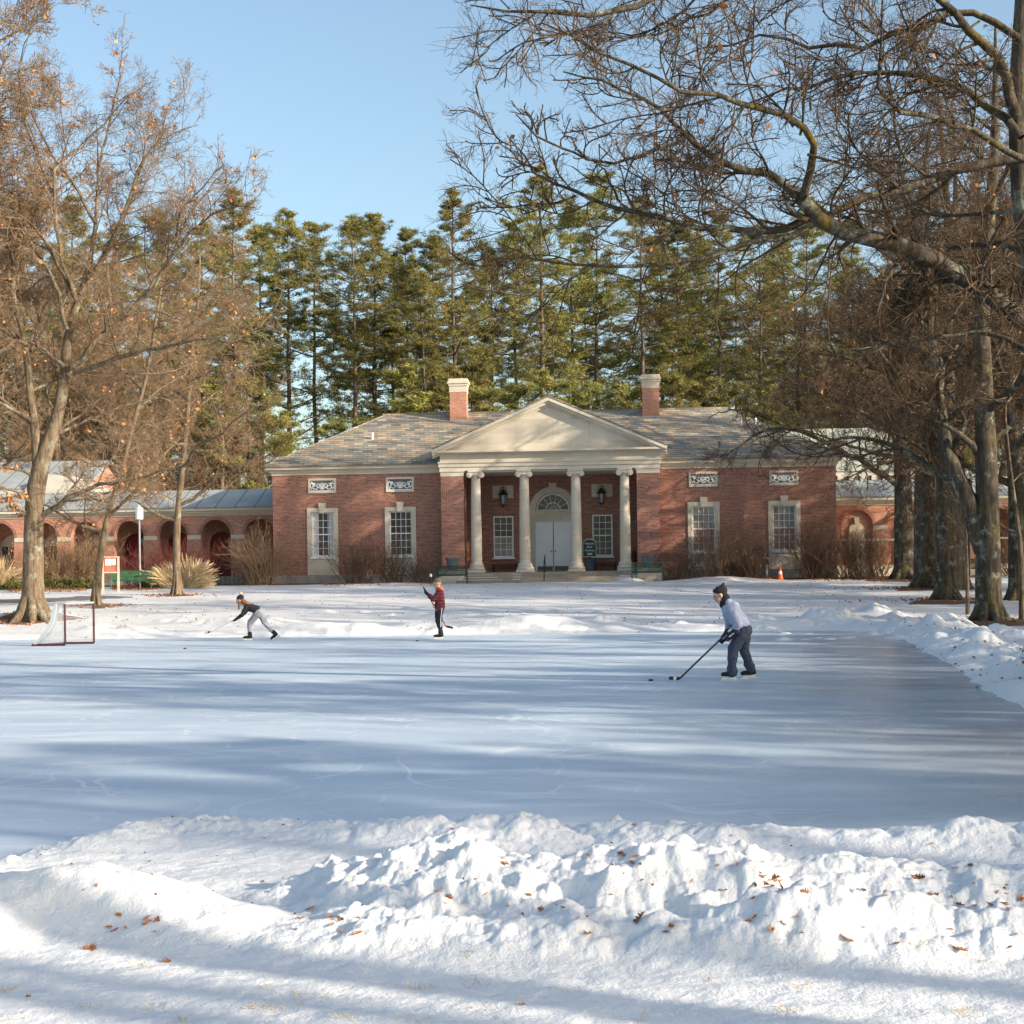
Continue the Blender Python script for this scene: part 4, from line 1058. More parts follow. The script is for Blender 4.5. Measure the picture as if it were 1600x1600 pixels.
def skate(t, ankle, toe_dir, tilt=0, hockey=True, par=None):
    "ice skate: boot with heel and toe, tongue and laces, blade holder, steel"
    f = Vector(toe_dir).normalized(); a = Vector(ankle)
    u = Vector((-f.z, 0, f.x)) if f.x > 0 else Vector((f.z, 0, -f.x))
    if u.z < 0: u = -u
    y = Vector((0,1,0)); sole = a - u*.125
    mb = MB(); mb.capsule(a + u*.03 - f*.01, .058, sole + u*.05 - f*.03, .050); mb.capsule(sole + u*.045 - f*.04, .042, sole + u*.036 + f*.13, .036); mb.capsule(sole + u*.05 + f*.04, .045, sole + u*.04 + f*.14, .038)
    b = remesh(mb, 'skate', M['black_cloth'], t, .009, 3)
    mb = MB()
    for k in range(5): q = sole + u*(.085+.026*k) + f*(.085-.018*k); mb.capsule(q - y*.03, .007, q + y*.03, .007, 6)
    mb.capsule(sole + u*.19 + f*.03, .018, sole + u*.14 + f*.05, .018, 6); mb.build('laces', M['white_rubber'], b)
    mb = MB(); mb.obox(sole - u*.018 + f*.045, f, y, u, .115, .010, .016); mb.obox(sole + u*.004 + f*.11, f, y, u, .03, .02, .014); mb.obox(sole + u*.004 - f*.03, f, y, u, .03, .02, .014)
    mb.build('blade_holder', M['white_rubber'], b)
    mb = MB(); mb.obox(sole - u*.044 + f*.045, f, y, u, .135, .0025, .012); mb.build('blade', M['steel'], b)
def stick(name, label, base, a, b, tip, mat='iron', tape='black_cloth', blade_h=.055):
    "hockey stick: shaft a->b, blade b->tip (thing-local points)"
    t = thing(name, label, 'hockey stick', base); a, b, tip = Vector(a), Vector(b), Vector(tip)
    d = (b-a).normalized(); n = d.cross(Vector((0,1,0))).normalized()
    MB().obox((a+b)/2, d, n, Vector((0,1,0)), (b-a).length/2, .014, .010).build('shaft', M[mat], t)
    MB().obox(a + d*.06, d, n, Vector((0,1,0)), .06, .017, .013).build('grip_tape', M['white_rubber' if tape == 'w' else 'black_cloth'], t)
    e = (tip-b).normalized(); m = Vector((-e.z, 0, e.x)); m = m if m.z > 0 else -m
    L = (tip-b).length; mb = MB(); mb.obox(b + e*L*.5 + m*.012, e, m, Vector((0,1,0)), L*.5, blade_h*.5, .006); mb.sphere(tip + m*.012, blade_h*.5, 10, 6, (1, .25, 1)); mb.capsule(b - d*.03, .014, b + e*.04, .018, 6)
    bl = mb.build('blade', M[mat], t)
    MB().obox(b + e*L*.45 + m*.012, e, m, Vector((0,1,0)), L*.20, blade_h*.52, .008).build('blade_tape', M['white_rubber' if tape == 'w' else 'black_cloth'], bl)
    return t
def person(label, base): return thing('person', label, 'person', base)

# -- adult at the right, bent forward
b = hit0(1150, 1062); B = Vector((b.x, b.y, .0))
t = person('adult skater in grey hoodie, dark trousers and black knit hat, bent over a stick', B)
hd = (-.245, 0, 1.365); fd = (-.93, 0, -.34)
mb = MB(); head(mb, hd, fd, .086); mb.capsule((-.20, 0, 1.31), .062, (-.13, 0, 1.20), .068)
mb.capsule((-.09, -.08, 1.12), .065, (.11, -.06, .87), .075); mb.capsule((-.09, .08, 1.12), .065, (.11, .06, .87), .075); mb.capsule((-.12, 0, 1.16), .07, (.12, 0, .86), .085)
for s, k, an in ((-1, (-.06, .50), (-.085, .17)), (1, (.16, .46), (.245, .19))):
    mb.capsule((.14, s*.08, .82), .075, (k[0], s*.12, k[1]), .055); mb.capsule((k[0], s*.12, k[1]), .05, (an[0], s*.13, an[1]), .038)
sh = Vector((-.09, -.18, 1.14)); el = Vector((.02, -.26, .90)); wr = Vector((-.07, -.20, .76))
sh2 = Vector((-.12, .18, 1.14)); el2 = Vector((-.06, .25, .90)); wr2 = Vector((-.15, .05, .72))
for a_, e_, w_ in ((sh, el, wr), (sh2, el2, wr2)): mb.capsule(a_, .045, e_, .038); mb.capsule(e_, .036, w_, .030)
hand(mb, wr, (-.7, .35, -.6), (.75, 0, .65)); hand(mb, wr2, (-.6, -.4, -.6), (.75, 0, .65), s=-1)
body = remesh(mb, 'body', M['skin'], t, .010, 2); face_bits(t, hd, fd)
mb = MB(); mb.capsule((-.10, -.11, 1.13), .092, (.11, -.08, .88), .115); mb.capsule((-.10, .11, 1.13), .092, (.11, .08, .88), .115); mb.capsule((-.13, 0, 1.17), .095, (.12, 0, .90), .13); mb.capsule((-.05, 0, 1.10), .135, (.10, 0, .90), .14)
for a_, e_, w_ in ((sh, el, wr), (sh2, el2, wr2)): mb.capsule(a_, .078, e_, .066); mb.capsule(e_, .064, w_.lerp(e_, .12), .048)
remesh(mb, 'hoodie', M['hoodie'], t, .012, 5)
mb = MB(); mb.capsule((-.13, -.05, 1.27), .05, (-.04, -.05, 1.22), .07); mb.capsule((-.13, .05, 1.27), .05, (-.04, .05, 1.22), .07); mb.capsule((-.10, 0, 1.27), .06, (.0, 0, 1.19), .08); remesh(mb, 'hood', M['hoodie'], t, .012, 3)
mb = MB(); mb.capsule((-.165, 0, 1.33), .085, (-.15, 0, 1.24), .082); mb.capsule((-.19, 0, 1.26), .07, (-.20, 0, 1.21), .055); remesh(mb, 'neck_warmer', M['black_cloth'], t, .012, 3)
mb = MB(); mb.capsule((.09, -.06, .86), .115, (.145, -.06, .80), .125); mb.capsule((.09, .06, .86), .115, (.145, .06, .80), .125)
mb.capsule((.13, -.09, .80), .125, (-.06, -.12, .50), .092); mb.capsule((-.06, -.12, .50), .092, (-.085, -.13, .20), .074); mb.capsule((-.085, -.13, .24), .082, (-.082, -.13, .13), .088)
mb.capsule((.15, .09, .80), .125, (.16, .12, .46), .088); mb.capsule((.16, .12, .46), .086, (.245, .13, .22), .072); mb.capsule((.225, .13, .26), .08, (.255, .13, .17), .080)
remesh(mb, 'trousers', M['navy_cloth'], t, .013, 4)
mb = MB(); c = Vector(hd); mb.capsule(c + Vector((-.01, 0, .060)), .093, c + Vector((.04, 0, .085)), .087); mb.capsule(c + Vector((.03, 0, .10)), .072, c + Vector((.065, 0, .20)), .018); mb.capsule(c+Vector((.035, 0, .045)), .090, c+Vector((.045, 0, .03)), .08)
hat = remesh(mb, 'knit_hat', M['black_cloth'], t, .010, 3)
MB().obox(c + Vector((-.095, 0, .080)), (.2, 0, 1), (0, 1, 0), (1, 0, -.2), .028, .03, .014).build('hat_badge', M['red_paint'], hat)
for w_, d_, s in ((wr, (-.7, .35, -.6), 1), (wr2, (-.6, -.4, -.6), -1)):
    mb = MB(); d = Vector(d_).normalized(); g = Vector((.75, 0, .65)).normalized(); n = d.cross(g).normalized(); w = Vector(w_)
    mb.capsule(w - d*.07, .068, w + d*.0, .055); mb.capsule(w, .055, w + d*.06, .052)
    for k in range(4):
        bb = w + d*.06 + g*(.048-.032*k); mb.capsule(bb, .022, bb + d*.045, .021, 8); mb.capsule(bb + d*.045, .021, bb + d*.03 + n*s*.045, .019, 8)
    mb.capsule(w + g*.045 + d*.01, .026, w + g*.06 + d*.06 + n*s*.03, .021, 8)
    gl = remesh(mb, 'hockey_glove', M['navy_glove'], t, .009, 2)
    mb = MB(); mb.tube([w - d*.05 - Vector((0, .06, 0)) + g*.03, w + d*.02 - Vector((0, .056, 0)) + g*.02, w + d*.06 - Vector((0, .05, 0)) - g*.03], .009, 6); mb.tube([w - d*.06 - Vector((0, .05, 0)) - g*.045, w + d*.0 - Vector((0, .054, 0)) - g*.03], .008, 6)
    mb.build('white_trim', M['white_rubber'], gl)
skate(t, (-.085, -.13, .182), (-1, 0, 0)); skate(t, (.265, .13, .185), (-1, 0, -.06))
stick('hockey_stick', 'dark hockey stick held low by the skater in the grey hoodie', B, (-.045, -.10, .86), (-.935, -.12, .03), (-1.075, -.12, .035), 'iron', 'w')
# -- young person in plaid, standing
b = hit0(686, 999); B = Vector((b.x, b.y, 0)); t = person('skater in a red plaid jacket and tan cap standing upright with a stick', B)
hd = (-.03, 0, 1.50); fd = (-1, 0, -.12)
mb = MB(); head(mb, hd, fd, .092); mb.capsule((-.01, 0, 1.45), .055, (.02, 0, 1.34), .06)
for s in (-1, 1): mb.capsule((.02, s*.09, 1.24), .085, (.0, s*.08, .90), .09); mb.capsule((.0, s*.09, .85), .085, (-.02, s*.09, .52), .06); mb.capsule((-.02, s*.09, .52), .058, (.03, s*.09, .24), .04)
sh = Vector((.02, -.17, 1.28)); el = Vector((-.12, -.23, 1.08)); wr = Vector((-.30, -.16, 1.24)); sh2 = Vector((.03, .17, 1.28)); el2 = Vector((.06, .22, 1.02)); wr2 = Vector((-.06, -.08, .93))
for a_, e_, w_ in ((sh, el, wr), (sh2, el2, wr2)): mb.capsule(a_, .05, e_, .042); mb.capsule(e_, .04, w_, .03)
hand(mb, wr, (-.6, .3, .6), (-.45, 0, .9)); hand(mb, wr2, (-.5, -.3, -.3), (-.45, 0, .9), s=-1)
remesh(mb, 'body', M['skin'], t, .010, 2); face_bits(t, hd, fd)
mb = MB()
for s in (-1, 1): mb.capsule((.03, s*.10, 1.25), .105, (.03, s*.08, .86), .125)
mb.capsule((.03, 0, 1.28), .11, (.04, 0, .90), .14)
for a_, e_, w_ in ((sh, el, wr), (sh2, el2, wr2)): mb.capsule(a_, .08, e_, .07); mb.capsule(e_, .068, w_.lerp(e_, .15), .048)
remesh(mb, 'plaid_jacket', M['plaid'], t, .011, 4)
mb = MB(); mb.capsule((.02, -.05, 1.36), .06, (.09, -.04, 1.33), .05); mb.capsule((.02, .05, 1.36), .06, (.09, .04, 1.33), .05); mb.capsule((.06, 0, 1.39), .05, (.10, 0, 1.34), .06); mb.capsule((-.05, 0, 1.345), .045, (.0, 0, 1.33), .06); remesh(mb, 'hood', M['orange_hood'], t, .010, 3)
mb = MB()
for s in (-1, 1): mb.capsule((.02, s*.07, .86), .12, (-.01, s*.09, .52), .092); mb.capsule((-.01, s*.09, .52), .09, (.03, s*.09, .29), .062)
remesh(mb, 'trousers', M['black_cloth'], t, .012, 4)
MB().tube([(.10, -.16, .85), (.06, -.185, .55), (.06, -.155, .34)], .012, 6).build('trouser_stripe', M['white_rubber'], t)
mb = MB(); c = Vector(hd); mb.capsule(c + Vector((0, 0, .055)), .098, c + Vector((.02, 0, .065)), .096); mb.obox(c + Vector((-.13, 0, .055)), (1, 0, .15), (0, 1, 0), (-.15, 0, 1), .065, .065, .006); remesh(mb, 'cap', M['tan_cap'], t, .009, 2)
for w_, d_, g_, s in ((wr, (-.6, .3, .6), (-.45, 0, .9), 1), (wr2, (-.5, -.3, -.3), (-.45, 0, .9), -1)):
    mb = MB(); d = Vector(d_).normalized(); g = Vector(g_).normalized(); n = d.cross(g).normalized(); w = Vector(w_)
    mb.capsule(w - d*.03, .045, w + d*.05, .045)
    for k in range(4): bb = w + d*.05 + g*(.036-.024*k); mb.capsule(bb, .016, bb + d*.04, .016, 6); mb.capsule(bb + d*.04, .016, bb + d*.025 + n*s*.035, .014, 6)
    mb.capsule(w + g*.04, .018, w + g*.045 + d*.05 + n*s*.025, .015, 6); remesh(mb, 'glove', M['black_cloth'], t, .008, 2)
skate(t, (.03, -.09, .235), (-1, 0, 0)); skate(t, (.045, .09, .235), (-1, 0, 0))
for q in t.children:
    if q.name.startswith('skate'): q.location.z -= .055
stick('hockey_stick', 'reddish black hockey stick held slanting by the skater in plaid, blade lifted off the ice', B, (-.40, -.13, 1.42), (.20, -.13, .34), (.36, -.14, .30), 'red_paint', 'b', .06)
# -- young person pushing off
b = hit0(398, 1001); B = Vector((b.x, b.y, 0)); t = person('skater in black top, pale grey trousers and bobble hat, leaning forward, one leg back', B)
hd = (-.385, 0, 1.10); fd = (-.80, 0, -.60)
mb = MB(); head(mb, hd, fd, .090); mb.capsule((-.34, 0, 1.05), .05, (-.25, 0, .97), .055)
for s in (-1, 1): mb.capsule((-.16, s*.08, .92), .085, (.08, s*.07, .79), .09)
mb.capsule((.10, -.09, .77), .09, (-.13, -.10, .47), .06); mb.capsule((-.13, -.10, .47), .055, (-.125, -.10, .21), .036)
mb.capsule((.12, .09, .77), .09, (.28, .14, .46), .06); mb.capsule((.28, .14, .46), .055, (.45, .20, .22), .036)
sh = Vector((-.20, -.15, .92)); el = Vector((-.30, -.20, .72)); wr = Vector((-.46, -.14, .61)); sh2 = Vector((-.20, .15, .92)); el2 = Vector((-.30, .18, .74)); wr2 = Vector((-.44, .0, .64))
for a_, e_, w_ in ((sh, el, wr), (sh2, el2, wr2)): mb.capsule(a_, .045, e_, .038); mb.capsule(e_, .036, w_, .028)
hand(mb, wr, (-.8, .2, -.4), (.85, 0, .45)); hand(mb, wr2, (-.7, -.5, -.4), (.85, 0, .45), s=-1)
remesh(mb, 'body', M['skin'], t, .010, 2); face_bits(t, hd, fd)
mb = MB()
for s in (-1, 1): mb.capsule((-.17, s*.08, .92), .10, (.07, s*.07, .82), .11)
mb.capsule((-.18, 0, .94), .10, (.04, 0, .86), .12)
for a_, e_, w_ in ((sh, el, wr), (sh2, el2, wr2)): mb.capsule(a_, .07, e_, .058); mb.capsule(e_, .056, w_, .042)
remesh(mb, 'black_top', M['black_cloth'], t, .011, 4)
mb = MB(); mb.capsule((.07, -.05, .80), .115, (.12, -.05, .77), .115); mb.capsule((.07, .05, .80), .115, (.12, .05, .77), .115)
mb.capsule((.11, -.08, .77), .115, (-.12, -.10, .47), .078); mb.capsule((-.12, -.10, .47), .076, (-.125, -.10, .25), .055)
mb.capsule((.13, .08, .77), .115, (.28, .14, .46), .078); mb.capsule((.28, .14, .46), .075, (.42, .19, .26), .053); remesh(mb, 'trousers', M['grey_cloth'], t, .011, 4)
mb = MB(); c = Vector(hd); mb.capsule(c + Vector((-.0, 0, .06)), .100, c + Vector((.02, 0, .085)), .088); hat = remesh(mb, 'knit_hat', M['black_cloth'], t, .009, 2)
MB().sphere(c + Vector((.02, 0, .20)), .042, 10, 8).build('bobble', M['straw'], hat, smooth=True)
mb = MB(); mb.capsule(c + Vector((.06, -.02, -.0)), .07, c + Vector((.20, -.05, -.09)), .065); mb.capsule(c + Vector((.18, -.02, -.07)), .07, c + Vector((.34, -.03, -.14)), .04); mb.capsule(c + Vector((-.01, -.085, -.04)), .03, c + Vector((-.02, -.10, -.22)), .022); remesh(mb, 'hair', M['hair'], t, .009, 2)
for w_, d_, s in ((wr, (-.8, .2, -.4), 1), (wr2, (-.7, -.5, -.4), -1)):
    mb = MB(); d = Vector(d_).normalized(); g = Vector((.85, 0, .45)).normalized(); n = d.cross(g).normalized(); w = Vector(w_)
    mb.capsule(w - d*.03, .036, w + d*.045, .038)
    for k in range(4): bb = w + d*.045 + g*(.030-.020*k); mb.capsule(bb, .013, bb + d*.035, .013, 6); mb.capsule(bb + d*.035, .013, bb + d*.02 + n*s*.03, .012, 6)
    mb.capsule(w + g*.032, .015, w + g*.035 + d*.045 + n*s*.02, .013, 6); remesh(mb, 'glove', M['black_cloth'], t, .008, 2)
skate(t, (-.125, -.10, .182), (-1, 0, 0)); skate(t, (.49, .20, .20), (-.72, 0, -.55))
stick('hockey_stick', 'pale thin hockey stick reaching out ahead of the skater in the bobble hat', B, (-.40, -.07, .66), (-1.16, -.10, .26), (-1.32, -.10, .22), 'galvanised', 'b', .05)
for i, (px, py, lab) in enumerate(((1017, 1064, 'black puck just ahead of the stick of the skater in the grey hoodie'), (652, 1002, 'black puck near the skates of the skater in plaid'), (289, 1014, 'small dark puck lying alone between the goal and the leaning skater'))):
    p = hit0(px, py); o = MB().lathe([(.035, 0), (.038, .003), (.038, .023), (.035, .026)], (0,0,0), 20).build('hockey_puck', M['rubber']); o.location = (p.x, p.y, .002); tag(o, lab, 'puck')

# ------------------------------------------------------------------ growing wood
def nrm(a): return a/np.maximum(np.linalg.norm(a, axis=-1, keepdims=True), 1e-9)
def resample(pts, rad, K):
    P = np.array(pts, float); r = np.array(rad, float)
    s = np.concatenate([[0], np.cumsum(np.linalg.norm(np.diff(P, axis=0), axis=1))]); t = np.linspace(0, s[-1], K)
    # smooth interpolation
    Q = np.stack([np.interp(t, s, P[:, i]) for i in range(3)], 1)
    for _ in range(2): Q[1:-1] = (Q[:-2] + 2*Q[1:-1] + Q[2:])/4
    return Q, np.interp(t, s, r)
def grow(rs, P, Rd, n, t0, t1, L, ang, K, wob, up=0., rr=.6, rmin=.004, taper=.25, flat=0., Lpow=.6, out=None, pick=None, thin=True):
    "n children on each parent curve P[N,K0,3]"
    N, K0 = P.shape[:2]
    t = (np.arange(n)[None]+rs.rand(N, n))/n*(t1-t0)+t0
    f = t*(K0-1); i = np.minimum(f.astype(int), K0-2); fr = (f-i)[..., None]; ar = np.arange(N)[:, None]
    pos = P[ar, i]*(1-fr)+P[ar, i+1]*fr; tan = nrm(P[ar, i+1]-P[ar, i])
    prad = Rd[ar, i]*(1-fr[..., 0])+Rd[ar, i+1]*fr[..., 0]
    rv = rs.randn(N, n, 3); rv[..., 2] *= (1-flat)
    perp = nrm(rv - (rv*tan).sum(-1, keepdims=True)*tan)
    a = np.radians(ang)*(1+.25*rs.randn(N, n))[..., None]
    d = nrm(np.cos(a)*tan + np.sin(a)*perp)
    if out is not None: d = nrm(d + out*nrm((pos-out_c)*np.array([1, 1, .2])))
    plen = np.linalg.norm(np.diff(P, axis=1), axis=2).sum(1)[:, None]
    ln = (L*plen if L < 1 else np.full((N, 1), L))*(1.15-Lpow*t)*rs.uniform(.6, 1.3, (N, n))
    pos = pos.reshape(-1, 3); d = d.reshape(-1, 3); ln = ln.reshape(-1); r0 = np.maximum(np.minimum(prad*rr, prad*.85).reshape(-1), rmin)
    if thin:
        m = (rs.rand(N, n) < np.clip(plen/np.median(plen)*.85, .15, 1)).reshape(-1); pos, d, ln, r0 = pos[m], d[m], ln[m], r0[m]
    if pick is not None:
        m = pick(pos); pos, d, ln, r0 = pos[m], d[m], ln[m], r0[m]
    M_ = len(pos); Q = np.zeros((M_, K, 3)); Q[:, 0] = pos; w = rs.randn(M_, 3)*.5
    for k in range(1, K):
        w = w*.72 + rs.randn(M_, 3)*.62
        d = nrm(d + wob*w + np.array([0, 0, up])); Q[:, k] = Q[:, k-1] + d*(ln/(K-1))[:, None]
    rad = np.maximum(r0[:, None]*(1-(1-taper)*np.linspace(0, 1, K)[None]), rmin*.8)
    return Q, rad
out_c = np.zeros(3)
def tubes(P, Rd, S_):
    N, K = P.shape[:2]
    T = np.gradient(P, axis=1); T = nrm(T); ref = np.where(np.abs(T[:, :1, 2:3]) > .8, np.array([1., 0, 0]), np.array([0, 0, 1.]))
    ref = np.broadcast_to(ref, T.shape)
    A = nrm(np.cross(T, ref)); B = np.cross(A, T)
    w = 2*np.pi*np.arange(S_)/S_
    V = P[:, :, None] + (A[:, :, None]*np.cos(w)[None, None, :, None] + B[:, :, None]*np.sin(w)[None, None, :, None])*Rd[:, :, None, None]
    b = (np.arange(N)*K*S_)[:, None, None] + (np.arange(K-1)*S_)[None, :, None] + np.arange(S_)[None, None]
    k2 = (np.arange(S_)+1) % S_
    b2 = (np.arange(N)*K*S_)[:, None, None] + (np.arange(K-1)*S_)[None, :, None] + k2[None, None]
    Q = np.stack([b, b2, b2+S_, b+S_], -1)
    return V.reshape(-1, 3), Q.reshape(-1, 4)
class Wood:
    def __init__(s): s.V = []; s.Q = []; s.T = []; s.n = 0; s.nt = 0
    def add(s, P, Rd, S_):
        V, Q = tubes(P, Rd, S_); s.Q.append(Q+s.n); s.V.append(V); s.n += len(V)
    def addtri(s, V, T):
        s.T.append(T+s.n); s.V.append(V); s.n += len(V)
    def mesh(s, name, smooth=True):
        return fastmesh(name, np.concatenate(s.V), np.concatenate(s.Q) if s.Q else None, np.concatenate(s.T) if s.T else None, smooth)
def leaf_tris(rs, pos, size, hang=.6):
    "small folded oak leaves as two triangles pairs"
    n = len(pos); d = nrm(rs.randn(n, 3)*[1, 1, .6] + [0, 0, -hang]); s = nrm(np.cross(d, rs.randn(n, 3)))
    sz = size*rs.uniform(.6, 1.3, (n, 1)); nn = np.cross(d, s)
    a = pos; b = pos + d*sz*.5 + s*sz*.36; c = pos + d*sz; e = pos + d*sz*.5 - s*sz*.30 + nn*sz*.22
    V = np.stack([a, b, c, e], 1).reshape(-1, 3); i = np.arange(n)[:, None]*4
    return V, np.concatenate([i+[0, 1, 2], i+[0, 2, 3]])
def tree(name, label, base, trunk, limbs, seed, barkm='bark_oak', twigm='twig_warm', group=None, cat='tree', dens=1.0, leaves=0, spread=1., up=.05, lv=(9, 7, 6, 4), LL=(.42, .48, .58, .72), roots=True, leafsel=None, rmin=.0045, flat=.3, loc_only=False, leafm='orange_leaf', leafsize=.10, wob=(.16, .20, .24, .26), rr0=.5):
    "trunk/limbs: lists of ((x,y,z),r) in tree space"
    rs = np.random.RandomState(seed); t = thing(name, label, cat, base, 0, group)
    tw = Wood(); cw = Wood(); K = 14
    P0 = []; R0 = []
    for j, c in enumerate([trunk]+limbs):
        pts = [p for p, r in c]; rad = [r for p, r in c]
        q, r = resample(pts, rad, K if j else 24)
        L = np.linalg.norm(np.diff(q, axis=0), axis=1).sum()
        if j: q[1:-1] += rs.randn(K-2, 3)*L*.006
        tw.add(q[None], r[None], 14 if j == 0 else 9)
        q2, r2 = resample(q, r, K); P0.append(q2); R0.append(r2)
    if roots and trunk[0][1] > .15:
        r = trunk[0][1]
        for k in range(7):
            a = 2*math.pi*k/7+rs.rand(); q = np.array([[math.cos(a)*r*.30, math.sin(a)*r*.30, 1.3], [math.cos(a)*r*.52, math.sin(a)*r*.52, .75], [math.cos(a)*r*.80, math.sin(a)*r*.80, .38], [math.cos(a)*r*1.20, math.sin(a)*r*1.20, .14], [math.cos(a)*r*1.75, math.sin(a)*r*1.75, -.06]]) + np.array(trunk[0][0])
            tw.add(q[None], np.array([[r*.20, r*.30, r*.30, r*.24, r*.12]]), 8)
    P = np.stack(P0[1:]); Rd = np.stack(R0[1:])
    A, Ar = grow(rs, P, Rd, lv[0], .12, .98, LL[0], 52, 11, wob[0], up, rr0, .012, .25, flat)
    # leaders at limb tips
    tw.add(A, Ar, 6)
    B, Br = grow(rs, np.concatenate([A]), Ar, lv[1], .12, 1., LL[1], 48, 7, wob[1], up*.8, .6, .010, .35, flat)
    cw.add(B, Br, 4)
    C, Cr = grow(rs, B, Br, lv[2], .12, 1., LL[2], 45, 6, wob[2], up*.6, .6, rmin*1.15, .5, flat)
    cw.add(C, Cr, 3)
    D, Dr = grow(rs, C, Cr, lv[3], .1, 1., LL[3], 42, 4, wob[3], .03, .75, rmin, .7, 0)
    cw.add(D, Dr, 3)
    if len(lv) > 4:
        E, Er = grow(rs, D, Dr, lv[4], .1, 1., .65, 40, 3, .25, .03, .8, rmin*.9, .8, 0); cw.add(E, Er, 3)
    mobj('trunk', tw.mesh('trunk'), M[barkm], t); mobj('crown', cw.mesh('crown'), M[twigm], t)
    if leaves:
        ends = D[:, rs.randint(1, 4), :]
        if leafsel is not None: m = leafsel(ends); ends = ends[m]
        cl = ends[rs.randint(0, len(ends), leaves)]
        pos = cl + rs.randn(len(cl), 3)*.03
        lw = Wood(); lw.addtri(*leaf_tris(rs, pos, leafsize)); mobj('dry_leaves', lw.mesh('dry_leaves', False), M[leafm], t)
    return t
def generic(rs, H, r, nl=9, lo=.28, sp=.42, lean=0):
    "trunk and ascending limbs of a round headed deciduous tree"
    tr = [((0, 0, -.15), r*1.25), ((0, 0, .5), r*1.0), ((lean*H*.15, 0, H*.25), r*.82), ((lean*H*.3+rs.randn()*.45, rs.randn()*.4, H*.5), r*.6), ((lean*H*.4+rs.randn()*.8, rs.randn()*.6, H*.75), r*.35), ((lean*H*.45+rs.randn()*.5, rs.randn()*.5, H*.97), r*.08)]
    L = []; a0 = rs.rand()*6.28
    for k in range(nl):
        f = lo + (.85-lo)*(k/(nl-1))**.9; a = a0 + k*2.4 + rs.randn()*.3
        i = next(j for j in range(5) if tr[j+1][0][2] >= H*f-1e-6); (p, pr), (q, qr) = tr[i], tr[i+1]; u = (H*f-p[2])/(q[2]-p[2])
        b = Vector(p).lerp(Vector(q), u); br = (pr+(qr-pr)*u)*.50
        ln = H*sp*(1.15-f*.85); el = .25+.75*f
        pts = [(tuple(b), br)]
        d = Vector((math.cos(a), math.sin(a), el)).normalized(); c = b.copy()
        for m in range(4):
            d = (d + Vector((rs.randn(), rs.randn(), rs.randn()))*.13 + Vector((0, 0, .05))).normalized(); c = c + d*ln/4; pts.append((tuple(c), br*(1-.24*(m+1))))
        L.append(pts)
    return tr, L
def pxline(pts, Y0, base, rads, dY=0., wig=0.4, seed=0):
    "limb traced at its own depth: list of photo pixels -> tree space, drifting in depth"
    rs = np.random.RandomState(seed); n = len(pts); out = []; w = 0
    for i, (px, py) in enumerate(pts):
        t = i/(n-1); w += rs.randn()*wig*(i > 0)*.5; Y = Y0 + dY*t + w*min(1, t*2)
        out.append((tuple(at(px, py, Y)-Vector(base)), rads[0]+(rads[1]-rads[0])*t))
    return out

